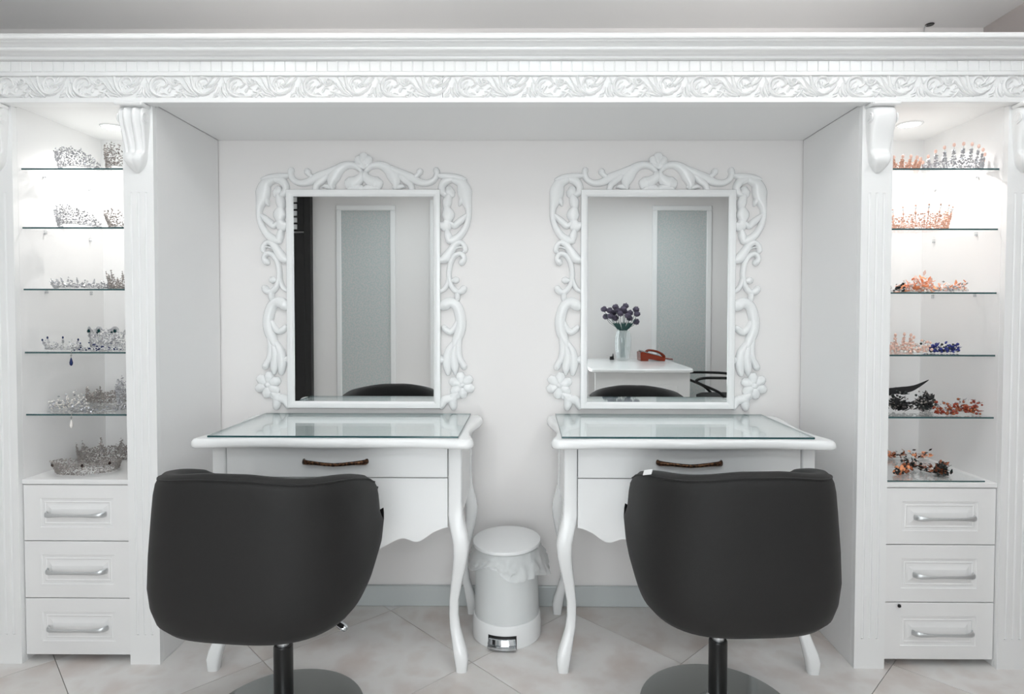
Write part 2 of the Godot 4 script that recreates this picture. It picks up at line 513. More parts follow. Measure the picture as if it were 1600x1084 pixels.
func build_cornice() -> void:
	var x0 := -2.25
	var x1 := 1.785
	var o := thing("carved_cornice", "long white carved cornice with acanthus frieze and dentil row", "cornice", Vector3(0, SOFFIT, 0))
	var y := -SOFFIT
	var f := FRONT
	var up := [[-0.02, 1.989], [0.022, 1.989], [0.03, 1.99], [0.036, 1.991], [0.0375, 1.999], [0.044, 1.999], [0.0475, 2.001], [0.053, 2.004], [0.06, 2.004], [0.0625, 2.005], [0.066, 2.005], [0.069, 2.008], [0.0695, 2.012], [0.0675, 2.015], [0.071, 2.016], [0.0745, 2.019], [0.08, 2.022], [0.087, 2.023], [0.0885, 2.024], [0.089, 2.027], [0.094, 2.027], [0.0985, 2.028], [0.1005, 2.032], [0.0995, 2.038], [0.096, 2.042], [0.086, 2.043], [-0.02, 2.043]]
	var pr := []
	for p in up: pr.append([f + p[0], p[1] + y])
	part(o, "crown_moulding", extrude_x(pr, x0, x1), mats.white_lacquer)
	part(o, "dentil_bed", bb(Vector3(x0, 1.9525 + y, f - 0.02), Vector3(x1, 1.989 + y, f + 0.022)), mats.white_lacquer)
	part(o, "fillet", bb(Vector3(x0, 1.940 + y, f - 0.02), Vector3(x1, 1.9525 + y, f + 0.030), 0.0015), mats.white_lacquer)
	part(o, "base_strip", bb(Vector3(x0, 1.854 + y, f - 0.012), Vector3(x1, 1.870 + y, f + 0.031), 0.0015), mats.white_lacquer)
	part(o, "soffit", bb(Vector3(-1.2245, 0.0, 0.001), Vector3(1.0895, 0.015, f - 0.013)), mats.white_board)
	part(o, "top_board", bb(Vector3(x0, 2.0432 + y, 0.001), Vector3(x1, 2.0520 + y, f + 0.08)), mats.white_board)
	var joint := -0.272
	for fr in [[x0, joint - 0.0008], [joint + 0.0008, x1]]:
		part(o, "frieze_board", bb(Vector3(fr[0], 1.870 + y, f - 0.02), Vector3(fr[1], 1.940 + y, f + 0.022), 0.001), mats.white_lacquer)
	# dentils
	var dm := bx(Vector3.ZERO, Vector3(0.0318, 0.0340, 0.004), 0.0012)
	var n := int((x1 - x0) / 0.0342)
	for i in n:
		part(o, "dentil", dm, mats.white_lacquer, Vector3(x0 + (i + 0.5) * 0.0342, 1.9715 + y, f + 0.0228))
	# acanthus scrolls of the frieze, one relief per repeat
	var st := [
		[5, [132, 5, 3, 105, 1, 5, 74, 8, 7, 56, 25, 7, 54, 45, 6, 64, 60, 6, 84, 66, 5, 101, 58, 5, 106, 43, 4, 95, 35, 4]],
		[4, [78, 3, 3, 74, 21, 5, 86, 37, 3]], [4, [49, 4, 3, 39, 21, 6, 39, 48, 2]], [4, [35, 4, 3, 29, 19, 5, 31, 33, 2]],
		[3, [91, 64, 4, 98, 74, 2]], [3, [74, 64, 4, 66, 73, 2]], [3, [47, 48, 4, 40, 64, 2]],
		[4, [117, 60, 3, 122, 45, 4, 136, 43, 4, 142, 54, 4, 132, 60, 3]], [3, [128, 52, 4, 134, 52, 4]],
		[5, [206, 6, 3, 183, 29, 5, 159, 68, 2]], [4, [202, 8, 3, 175, 21, 5, 148, 52, 2]], [4, [210, 10, 3, 190, 45, 5, 179, 73, 2]], [3, [194, 6, 3, 163, 14, 5, 136, 21, 2]],
		[5, [185, 68, 4, 189, 45, 6, 198, 25, 7, 218, 12, 6, 241, 14, 3]], [4, [210, 21, 4, 202, 45, 5, 214, 64, 5, 233, 64, 5, 241, 50, 4, 229, 41, 4]],
		[4, [229, 14, 4, 253, 25, 5, 268, 45, 2]], [4, [237, 37, 4, 261, 48, 5, 276, 64, 2]], [3, [245, 56, 4, 257, 70, 2]],
		[4, [144, 6, 5, 152, 15, 4]], [4, [167, 4, 5, 157, 14, 4]], [3, [10, 12, 3, 20, 18, 5, 24, 34, 2]], [3, [2, 40, 3, 14, 52, 4, 22, 66, 2]], [3, [8, 3, 4, 18, 8, 4]],
		[3, [112, 22, 5, 118, 32, 4, 130, 30, 2]], [3, [160, 30, 4, 150, 36, 2]], [3, [62, 22, 3, 66, 42, 4, 80, 52, 3]],
	]
	var mb := MB.new()
	for e in st:
		var pts := []
		for k in range(0, e[1].size(), 3): pts.append(Vector4(e[1][k] / 1000.0, e[1][k + 1] / 1000.0, 0, e[1][k + 2] / 1000.0))
		var cs := curve(pts, 3)
		var ps := []; var ws := []; var hs := []
		for q in cs:
			ps.append(Vector3(q.x, clampf(q.y, 0.002, 0.068), 0)); ws.append(q.w); hs.append(e[0] / 1000.0 + q.w * 0.6)
		mb.sweep(ps, ws, hs, 6)
	rng.seed = 77
	for k in 26:
		var c := Vector2(rng.randf_range(0.006, 0.243), rng.randf_range(0.008, 0.060))
		var a := rng.randf() * TAU
		var d := Vector2(cos(a), sin(a)) * rng.randf_range(0.006, 0.010)
		var e := Vector2(-d.y, d.x) * rng.randf_range(-0.5, 0.5)
		var lp := [Vector3(c.x, c.y, 0), Vector3(c.x + d.x + e.x, clampf(c.y + d.y + e.y, 0.004, 0.066), 0), Vector3(c.x + 2.0 * d.x, clampf(c.y + 2.0 * d.y, 0.003, 0.067), 0)]
		mb.sweep(lp, [0.002, 0.0038, 0.0012], [0.004, 0.0062, 0.003], 6)
	var rm := mb.done(60.0)
	var x := x0
	x = joint - 0.249 * 7.0
	while x < x1 - 0.25:
		part(o, "acanthus_relief", rm, mats.white_lacquer, Vector3(x, 1.8705 + y, f + 0.022))
		x += 0.249

# ---------------------------------------------------------------- display cabinets
func pilaster_mesh(x0: float, x1: float) -> ArrayMesh:
	var mb := MB.new()
	var z0 := FRONT - 0.02
	mb.box(Vector3((x0 + x1) / 2, 0.05, FRONT - 0.01), Vector3(x1 - x0, 0.10, 0.02))
	mb.box(Vector3((x0 + x1) / 2, 1.7135, FRONT - 0.01), Vector3(x1 - x0, 0.281, 0.02))
	var rings := []
	for y in [0.10, 1.573]:
		var r := [Vector3(x0, y, z0), Vector3(x0, y, FRONT)]
		for k in 3:
			var c := lerpf(x0, x1, 0.26 + 0.24 * k)
			for a in 7:
				var an := PI * a / 6.0
				r.append(Vector3(c - cos(an) * 0.0042, y, FRONT - sin(an) * 0.0034))
		r.append(Vector3(x1, y, FRONT)); r.append(Vector3(x1, y, z0))
		rings.append(r)
	mb.loft(rings)
	return mb.done(50.0)

func console_mesh(ridged: bool) -> ArrayMesh:
	# rows: y below the top, half width, projection
	var mb := MB.new()
	var rows := [[0.012, 0.040, 0.030], [0.018, 0.041, 0.040], [0.030, 0.042, 0.046], [0.046, 0.042, 0.047], [0.062, 0.041, 0.044], [0.080, 0.040, 0.038], [0.100, 0.038, 0.031], [0.122, 0.036, 0.025], [0.142, 0.034, 0.022], [0.154, 0.033, 0.023], [0.160, 0.033, 0.029], [0.170, 0.032, 0.034], [0.182, 0.030, 0.033], [0.192, 0.026, 0.027], [0.202, 0.019, 0.018], [0.212, 0.010, 0.009], [0.217, 0.004, 0.003]]
	var rings := []
	for r in rows:
		var q := [Vector3(-r[1], -r[0], -0.001)]
		var n := 24
		for k in n + 1:
			var u := -1.0 + 2.0 * k / n
			var z: float = r[2]
			var edge := 1.0 - pow(absf(u), 8.0) * 0.35
			var ridge := (absf(sin(u * PI * 1.5)) * 0.30 + 0.70) if ridged else (1.0 - 0.12 * u * u)
			q.append(Vector3(u * r[1], -r[0], z * edge * (ridge if r[0] < 0.155 else 0.86 + 0.14 * ridge)))
		q.append(Vector3(r[1], -r[0], -0.001))
		rings.append(q)
	mb.loft(rings)
	return mb.done(55.0)

func raised_panel(w: float, h: float) -> ArrayMesh:   # drawer front with a routed, raised field
	var mb := MB.new()
	var rings := []
	for e in [[0.0, -0.018], [0.0, -0.0015], [0.0015, 0.0], [-1.0, 0.0], [-1.002, -0.003], [-1.010, -0.0035], [-1.013, -0.0015], [-1.017, -0.0035], [-1.024, -0.0035], [-1.036, 0.0005], [-1.038, 0.001]]:
		var hx: float = w / 2 - e[0]
		var hy: float = h / 2 - e[0]
		if e[0] < 0.0:
			hx = w * 0.342 + 1.0 + e[0]
			hy = h * 0.262 + 1.0 + e[0]
		rings.append([Vector3(-hx, -hy, e[1]), Vector3(hx, -hy, e[1]), Vector3(hx, hy, e[1]), Vector3(-hx, hy, e[1])])
	mb.loft(rings)
	return mb.done(20.0)

func bow_handle(w: float, r: float) -> ArrayMesh:
	var mb := MB.new()
	var pts := []; var ws := []; var hs := []
	var h := w / 2
	for q in [[-h, 0.002, 1.5, 0.6], [-h + 0.006, 0.014, 1.5, 0.8], [-h * 0.82, 0.021, 1.3, 0.8], [-h * 0.6, 0.024, 0.9, 0.7], [-h * 0.3, 0.024, 0.75, 0.7], [0.0, 0.024, 0.75, 0.7], [h * 0.3, 0.024, 0.75, 0.7], [h * 0.6, 0.024, 0.9, 0.7], [h * 0.82, 0.021, 1.3, 0.8], [h - 0.006, 0.014, 1.5, 0.8], [h, 0.002, 1.5, 0.6]]:
		pts.append(Vector3(q[0], 0.0, q[1])); ws.append(r * q[2]); hs.append(r * q[3])
	mb.sweep(pts, ws, hs, 8, Vector3(0, 0.02, 1), false)
	return mb.done(60.0)

func build_cabinet(i0: float, i1: float, p0: float, p1: float, side: String) -> void:
	var left := side == "left"
	var lab := "white display cabinet of silver tiaras, glass shelves above three drawers" if left else "white display cabinet of coloured hairpieces, glass shelves above three drawers"
	var o := thing("display_cabinet", lab, "cabinet", Vector3((i0 + i1) / 2, 0, 0), 0.0, "display cabinets")
	var ox := -(i0 + i1) / 2
	var top := 1.860
	var f := FRONT
	var wb: Material = mats.white_board
	part(o, "back_panel", bb(Vector3(i0 + ox, 0.05, 0.001), Vector3(i1 + ox, top, 0.007)), wb)
	part(o, "side_panel", bb(Vector3(p0 + ox, 0, 0.005), Vector3(i0 + ox, 1.8615, f - 0.0205), 0.001), wb)
	part(o, "side_panel", bb(Vector3(i1 + ox, 0, 0.005), Vector3(p1 + ox, 1.8615, f - 0.0205), 0.001), wb)
	part(o, "top_panel", bb(Vector3(i0 + ox, top, 0.001), Vector3(i1 + ox, top + 0.016, f - 0.013)), wb)
	for e in [[p0, i0], [i1, p1]]:
		var pm := pilaster_mesh(-(e[1] - e[0]) / 2, (e[1] - e[0]) / 2)
		var pl := part(o, "pilaster", pm, mats.white_lacquer, Vector3((e[0] + e[1]) / 2 + ox, 0, 0))
		var cb := part(pl, "console_bracket", console_mesh(left), mats.white_lacquer, Vector3(0, 1.853, f))
		cb.set_meta("label", "carved scroll bracket at the head of the pilaster")
		part(pl, "bracket_cap", bb(Vector3(-0.045, 1.8405, f - 0.001), Vector3(0.045, 1.8535, f + 0.052), 0.004), mats.white_lacquer)
		for sx in [-1, 1]:
			var vm := MB.new()
			var vp := []
			for k in 22:
				var a := k * 0.55
				vp.append(Vector3(sx * 0.0405, -cos(a) * (0.019 - k * 0.0007), sin(a) * (0.019 - k * 0.0007)))
			var vw := []
			for k in 22: vw.append(0.0028)
			vm.sweep(vp, vw, vw, 5, Vector3(1, 0, 0))
			part(pl, "volute", vm.done(60.0), mats.white_lacquer, Vector3(0, 1.808, f + 0.022))
	# shelves
	var ys := [1.660, 1.464, 1.258, 1.046, 0.836] if left else [1.660, 1.462, 1.251, 1.043, 0.835]
	var w := i1 - i0
	var sm := bx(Vector3.ZERO, Vector3(w - 0.002, 0.0056, 0.385))
	var em := bx(Vector3.ZERO, Vector3(w - 0.002, 0.0054, 0.0012))
	for y in ys:
		var sh := part(o, "glass_shelf", sm, mats.shelf_glass, Vector3(0, y - 0.003, 0.2005))
		part(sh, "polished_edge", em, mats.glass_edge, Vector3(0, 0, 0.1932))
		for px in [-1, 1]:
			for pz in [-0.12, 0.10]:
				var pn := MB.new(); pn.lathe([[0.0035, 0.0], [0.0035, 0.007]], 8)
				pn.move(Transform3D(Basis(Vector3.BACK, PI / 2 * px), Vector3(px * (w / 2 - 0.0005), -0.0065, pz)))
				part(sh, "shelf_pin", pn.done(), mats.chrome)
	# drawers
	part(o, "drawer_carcass", bb(Vector3(i0 + ox + 0.002, 0.022, 0.008), Vector3(i1 + ox - 0.002, 0.6, 0.385)), wb)
	part(o, "counter_board", bb(Vector3(i0 + ox + 0.0005, 0.603, 0.008), Vector3(i1 + ox - 0.0005, 0.619, 0.417), 0.0015), wb)
	var dy := [[0.412, 0.600], [0.218, 0.409], [0.024, 0.215]]
	for d in dy:
		var dr := part(o, "drawer", raised_panel(w - 0.005, d[1] - d[0]), wb, Vector3(0, (d[0] + d[1]) / 2, 0.414))
		part(dr, "handle", bow_handle(0.200, 0.006), mats.brushed_silver, Vector3(0.0 if left else 0.012, -0.002, 0.0008))
	for px in [-1, 1]:
		var fm := MB.new(); fm.lathe([[0.010, 0.0], [0.012, 0.008], [0.008, 0.023]], 12)
		part(o, "foot", fm.done(), wb, Vector3(px * (w / 2 - 0.03), 0, 0.36))
	# lamp let into the top panel
	var lx := -1.52 if left else 1.375
	var lz := 0.185 if left else 0.215
	var lo := thing("downlight", "small round recessed downlight over the silver tiaras" if left else "small round recessed downlight over the coloured hairpieces", "downlight", Vector3(lx, top, lz), 0.0, "cabinet downlights")
	var rm := MB.new(); rm.lathe([[0.034, 0.0], [0.036, -0.004], [0.041, -0.004], [0.043, -0.0005]], 28, Vector3.ZERO, false)
	part(lo, "bezel", rm.done(), mats.white_gloss)
	var lm := MB.new(); lm.lathe([[0.034, -0.0006], [0.033, -0.003], [0.02, -0.0036]], 28)
	part(lo, "lens", lm.done(), mats.spot_lens)
	var sp := SpotLight3D.new()
	sp.name = "spot"
	sp.light_color = Color(1.0, 0.985, 0.97)
	sp.light_energy = 0.25
	sp.light_size = 0.012
	sp.spot_range = 8.0
	sp.spot_attenuation = 2.0
	sp.spot_angle = 68.0
	sp.spot_angle_attenuation = 1.0
	sp.shadow_enabled = true
	lo.add_child(sp)
	sp.position = Vector3(0, -0.016, 0)
	sp.rotation = Vector3(-PI / 2, 0, 0)
	if not left:
		var gs := thing("glass_sheet", "thin glass sheet on the counter board above the right drawers", "glass", Vector3(1.36, 0.6192, 0.21))
		part(gs, "pane", bb(Vector3(-0.168, 0.0, -0.19), Vector3(0.168, 0.004, 0.194)), mats.shelf_glass)
		part(gs, "polished_edge", bb(Vector3(-0.168, 0.0, 0.1942), Vector3(0.168, 0.004, 0.1955)), mats.glass_edge)
		var bd := thing("black_bead", "tiny black bead caught in the gap above the lowest drawer", "bead", Vector3(1.242, 0.2075, 0.4205))
		var bm := MB.new(); bm.ball(Vector3.ZERO, Vector3(0.006, 0.006, 0.005), 8, 6)
		part(bd, "bead", bm.done(), mats.black_plastic)
# ---------------------------------------------------------------- mirrors
const CARVING := [
	["scroll", 20, [-9, 940, 8, -31, 960, 12, -64, 964, 14, -97, 948, 20, -119, 918, 24, -127, 892, 17, -125, 876, 10]],
	["scroll", 18, [-106, 952, 12, -148, 931, 16, -189, 914, 17, -222, 897, 14, -255, 894, 12, -280, 907, 11, -290, 928, 11, -288, 943, 12]],
	["bead", 17, [-205, 918, 9, -217, 928, 9, -223, 938, 12]],
	["scroll", 17, [-192, 863, 12, -186, 886, 12, -164, 906, 14, -145, 922, 11]],
	["scroll", 14, [-164, 876, 2, -154, 881, 8, -136, 878, 10, -123, 880, 11]],
	["heart_lobe", 22, [-7, 933, 10, -10, 916, 17, -29, 900, 21, -49, 892, 26]],
	["heart_lobe", 17, [-59, 868, 8, -40, 876, 16, -7, 871, 14]],
	["leaf", 17, [-403, 908, 6, -380, 913, 12, -348, 917, 14, -314, 921, 11, -291, 924, 6]],
	["scroll", 18, [-353, 908, 12, -327, 902, 16, -310, 880, 14, -314, 856, 13, -328, 847, 11]],
	["leaf", 20, [-356, 907, 13, -386, 894, 20, -399, 865, 27, -403, 838, 25, -415, 794, 13, -415, 755, 11, -404, 719, 12, -382, 687, 14, -356, 668, 16, -336, 664, 10]],
	["leaf", 16, [-395, 841, 12, -386, 821, 11, -380, 807, 5]],
	["bead", 20, [-340, 864, 16, -342, 855, 19]],
	["bead", 20, [-339, 844, 11, -331, 821, 17, -328, 797, 13]],
	["bead", 21, [-329, 797, 12, -335, 770, 23, -334, 749, 16]],
	["bead", 19, [-335, 752, 12, -327, 725, 21, -310, 728, 14]],
	["scroll", 17, [-410, 770, 6, -392, 752, 12, -374, 737, 13, -359, 725, 12, -342, 737, 8]],
	["bead", 19, [-330, 704, 10, -335, 685, 14, -339, 665, 11]],
	["leaf", 20, [-393, 619, 5, -402, 628, 10, -399, 645, 10, -386, 658, 10, -365, 653, 13, -345, 626, 16, -327, 599, 19, -307, 589, 13]],
	["scroll", 24, [-397, 637, 3, -384, 641, 4, -365, 634, 4, -354, 619, 3]],
	["scroll", 19, [-389, 581, 13, -398, 593, 10, -394, 608, 10, -380, 615, 10, -361, 606, 10, -346, 582, 10, -339, 552, 10, -338, 523, 10, -345, 493, 10, -358, 472, 11, -374, 462, 11, -389, 467, 13, -396, 476, 13]],
	["bead", 18, [-350, 508, 7, -365, 510, 13]],
	["scroll", 16, [-337, 519, 8, -330, 493, 9, -320, 476, 9, -305, 466, 8]],
	["bead", 19, [-371, 458, 10, -371, 437, 10]],
	["scroll", 21, [-319, 410, 21, -342, 422, 20, -367, 409, 19, -380, 376, 20, -385, 341, 20, -380, 305, 20, -367, 272, 17, -356, 248, 11]],
	["scroll", 17, [-371, 350, 6, -359, 320, 11, -342, 304, 12, -325, 313, 12, -318, 321, 11]],
	["leaf", 18, [-380, 284, 10, -374, 242, 13, -380, 200, 12, -391, 179, 12, -397, 165, 13]],
	["leaf", 20, [-368, 266, 8, -356, 212, 16, -361, 165, 16, -362, 138, 7]],
	["leaf", 19, [-364, 272, 8, -337, 230, 14, -330, 182, 18, -334, 141, 11]],
	["bead", 14, [-321, 193, 8, -302, 194, 16]],
	["petal", 13, [-362, 66, 10, -367, 51, 13]],
	["leaf", 16, [-368, 57, 10, -351, 39, 18, -355, 5, 14]],
	["leaf", 17, [-353, 36, 16, -321, 32, 17, -308, 5, 11]],
	["petal", 15, [-376, 82, 12, -361, 70, 15]],
	["petal", 15, [-390, 76, 12, -393, 57, 15]],
	["petal", 15, [-402, 86, 12, -420, 79, 15]],
	["petal", 15, [-400, 101, 12, -415, 113, 15]],
	["petal", 15, [-386, 107, 12, -383, 126, 15]],
	["petal", 15, [-374, 98, 12, -356, 105, 15]],
	["flower_eye", 20, [-390, 92, 13, -386, 92, 13]],
]

func rect_frame(hw: float, y0: float, y1: float, prof: Array) -> ArrayMesh:   # mitred frame; prof = [inset, z]
	var mb := MB.new()
	var rings := []
	for p in prof + [prof[0]]:
		rings.append([Vector3(-hw + p[0], y0 + p[0], p[1]), Vector3(hw - p[0], y0 + p[0], p[1]), Vector3(hw - p[0], y1 - p[0], p[1]), Vector3(-hw + p[0], y1 - p[0], p[1])])
	mb.loft(rings, false)
	return mb.done(35.0)

func vanity_mirror(x: float, label: String) -> void:
	var o := thing("vanity_mirror", label, "mirror", Vector3(x, 0.799, 0.001), 0.0, "carved vanity mirrors")
	part(o, "inner_frame", rect_frame(0.305, 0.0, 0.866, [[0.0, 0.001], [0.0, 0.020], [0.002, 0.0235], [0.010, 0.0255], [0.019, 0.0245], [0.024, 0.021], [0.0265, 0.018], [0.0275, 0.0165], [0.0275, 0.001]]), mats.white_gloss)
	part(o, "mirror_glass", bb(Vector3(-0.279, 0.026, 0.008), Vector3(0.279, 0.840, 0.014)), mats.mirror)
	for sx in [1.0, -1.0]:
		for e in CARVING:
			var pts := []
			var v: Array = e[2]
			for k in range(0, v.size(), 3): pts.append(Vector4(v[k] / 1000.0 * sx, v[k + 1] / 1000.0, 0.0, v[k + 2] / 1000.0 * (1.34 if e[0] == "petal" else 1.16 if e[0] == "bead" else 1.09)))
			var cs := curve(pts, 4)
			var ps := []; var ws := []; var hs := []
			for q in cs:
				var d: float = minf(e[1] / 1000.0, 0.008 + q.w * 0.9)
				ps.append(Vector3(q.x, q.y, 0.004)); ws.append(q.w); hs.append(d)
			var mb := MB.new()
			mb.sweep(ps, ws, hs, 12)
			for i in mb.t.size():
				if mb.t[i].z < 0.0: mb.t[i].z = 0.0
			part(o, e[0], mb.done(60.0), mats.white_gloss)
	# shell crest
	var fan := [[-56, 0.0175, 0.026], [-30, 0.021, 0.034], [0, 0.022, 0.040], [30, 0.021, 0.034], [56, 0.0175, 0.026]]
	for f in fan:
		var a: float = deg_to_rad(f[0])
		var dir := Vector3(sin(a), cos(a), 0)
		var b := Vector3(0, 0.952, 0.006)
		var mb := MB.new()
		mb.sweep([b, b + dir * f[2] * 0.55, b + dir * f[2]], [0.006, f[1] * 0.75, f[1]], [0.010, 0.017, 0.014], 12)
		for i in mb.t.size():
			if mb.t[i].z < 0.0: mb.t[i].z = 0.0
		part(o, "shell_lobe", mb.done(60.0), mats.white_gloss)

# ---------------------------------------------------------------- vanity tables
func leg_mesh(sx: float, sz: float, thin: float) -> ArrayMesh:
	var mb := MB.new()
	var rings := []
	# height, outward offset, half width
	for r in [[0.747, 0.0, 0.023], [0.56, 0.0, 0.023], [0.515, 0.001, 0.0245], [0.485, 0.006, 0.0265], [0.455, 0.014, 0.0275], [0.425, 0.020, 0.0265], [0.385, 0.019, 0.0245], [0.34, 0.013, 0.022], [0.285, 0.003, 0.0185], [0.225, -0.006, 0.016], [0.175, -0.007, 0.0155], [0.135, -0.003, 0.017], [0.10, 0.006, 0.019], [0.065, 0.016, 0.0225], [0.04, 0.021, 0.023], [0.016, 0.022, 0.020], [0.0, 0.022, 0.0185]]:
		var q := []
		var w: float = r[2] * thin
		for k in 16:
			var a := TAU * k / 16.0
			var sq := 0.62 if r[0] < 0.5 else 0.35
			var c := Vector2(signf(cos(a)) * pow(absf(cos(a)), sq), signf(sin(a)) * pow(absf(sin(a)), sq))
			q.append(Vector3(c.x * w + sx * r[1], r[0], c.y * w + sz * r[1]))
		rings.append(q)
	mb.loft(rings)
	return mb.done(55.0)

func vanity_table(x: float, label: String, side: String) -> void:
	var o := thing("vanity_table", label, "table", Vector3(x, 0, 0), 0.0, "white vanity tables")
	var m: Material = mats.white_gloss
	# serpentine top
	var half := [Vector2(0.0, 0.022), Vector2(0.25, 0.022), Vector2(0.42, 0.022), Vector2(0.444, 0.032), Vector2(0.453, 0.06), Vector2(0.454, 0.10), Vector2(0.446, 0.16), Vector2(0.434, 0.225), Vector2(0.428, 0.29), Vector2(0.430, 0.36), Vector2(0.440, 0.425), Vector2(0.451, 0.465), Vector2(0.454, 0.49), Vector2(0.447, 0.508), Vector2(0.430, 0.517), Vector2(0.40, 0.516), Vector2(0.345, 0.508), Vector2(0.27, 0.500), Vector2(0.19, 0.501), Vector2(0.10, 0.508), Vector2(0.0, 0.512)]
	var line := []
	for p in half: line.append(p)
	for k in range(half.size() - 2, 0, -1): line.append(Vector2(-half[k].x, half[k].y))
	var rings := []
	for e in [[0.012, 0.746], [0.004, 0.7475], [0.001, 0.752], [0.0, 0.758], [0.001, 0.765], [0.004, 0.771], [0.009, 0.775], [0.018, 0.7765]]:
		var r := []
		var n := line.size()
		for i in n:
			var d: Vector2 = (line[(i + 1) % n] - line[(i + n - 1) % n]).normalized()
			var q: Vector2 = line[i] + Vector2(-d.y, d.x) * e[0]
			r.append(Vector3(q.x, e[1], q.y))
		rings.append(r)
	var mb := MB.new(); mb.loft(rings)
	part(o, "table_top", mb.done(50.0), m)
	# legs
	for sx in [-1.0, 1.0]:
		part(o, "leg", leg_mesh(sx, 1.0, 1.0), m, Vector3(sx * 0.388, 0, 0.428))
		part(o, "leg", leg_mesh(sx, 0.12, 0.9), m, Vector3(sx * 0.388, 0, 0.062))
		part(o, "side_panel", bb(Vector3(sx * 0.392, 0.50, 0.085), Vector3(sx * 0.405, 0.746, 0.405), 0.001), m)
	part(o, "back_panel", bb(Vector3(-0.364, 0.50, 0.048), Vector3(0.364, 0.746, 0.060), 0.001), m)
	# drawer with its bronze handle
	var dr := part(o, "drawer", bb(Vector3(-0.3635, 0.639, 0.20), Vector3(0.3635, 0.7445, 0.447), 0.0015), m)
	var bh := MB.new()
	var pts := []; var ws := []; var hs := []
	for q in [[-0.104, 0.004, 0.0, 0.009], [-0.100, 0.018, 0.0, 0.009], [-0.088, 0.024, 0.0, 0.0075], [-0.06, 0.026, -0.002, 0.006], [-0.03, 0.027, -0.005, 0.0058], [0.0, 0.027, -0.007, 0.0058], [0.03, 0.027, -0.005, 0.0058], [0.06, 0.026, -0.002, 0.006], [0.088, 0.024, 0.0, 0.0075], [0.100, 0.018, 0.0, 0.009], [0.104, 0.004, 0.0, 0.009]]:
		pts.append(Vector3(q[0], q[2], q[1])); ws.append(q[3]); hs.append(0.0055)
	bh.sweep(pts, ws, hs, 10, Vector3(0, 0.02, 1), false)
	var hx := -0.004 if side == "left" else 0.0
	var hd := part(dr, "handle", bh.done(60.0), mats.bronze, Vector3(hx, 0.692, 0.443))
	hd.set_meta("label", "mottled bronze bow handle")
	# scalloped apron
	var poly := PackedVector2Array([Vector2(-0.3635, 0.636), Vector2(0.3635, 0.636)])
	var sc := [[0.3635, 0.474], [0.345, 0.470], [0.315, 0.457], [0.29, 0.438], [0.272, 0.427], [0.255, 0.425], [0.238, 0.431], [0.222, 0.437], [0.205, 0.436], [0.18, 0.424], [0.14, 0.402], [0.08, 0.390], [0.0, 0.387]]
	for q in sc: poly.append(Vector2(q[0], q[1]))
	for k in range(sc.size() - 2, -1, -1): poly.append(Vector2(-sc[k][0], sc[k][1]))
	var am := MB.new(); am.prism(poly, 0.428, 0.446)
	part(o, "apron", am.done(), m)
	# loose glass plate on the top
	var gx := -0.002 if side == "left" else -0.014
	var g := thing("glass_plate", "greenish glass plate on the vanity table with the left chair" if side == "left" else "greenish glass plate on the vanity table with the right chair", "glass", Vector3(x + gx, 0.7768, 0.0), 0.0, "glass plates on the vanity tables")
	part(g, "pane", bb(Vector3(-0.404, 0, 0.040), Vector3(0.404, 0.0056, 0.482)), mats.table_glass)
	part(g, "polished_edge", bb(Vector3(-0.4052, 0, 0.0388), Vector3(0.4052, 0.0056, 0.0398)), mats.glass_edge)
	part(g, "polished_edge", bb(Vector3(-0.4052, 0, 0.4822), Vector3(0.4052, 0.0056, 0.4834)), mats.glass_edge)
	for sx in [-1.0, 1.0]:
		part(g, "polished_edge", bb(Vector3(sx * 0.4042, 0, 0.040), Vector3(sx * 0.4052, 0.0056, 0.482)), mats.glass_edge)

# ---------------------------------------------------------------- salon chairs
func chair_plan(a: float, inset: float, wide := 0.268) -> Vector2:   # a = 0 at the back; rounded tub
	var hx := wide - inset
	var hz := (0.302 if cos(a) > 0.0 else 0.175) - inset
	var s := sin(a); var c := cos(a)
	var p := 3.2
	var k := pow(pow(absf(s), p) + pow(absf(c), p), -1.0 / p)
	return Vector2(s * k * hx, c * k * hz)

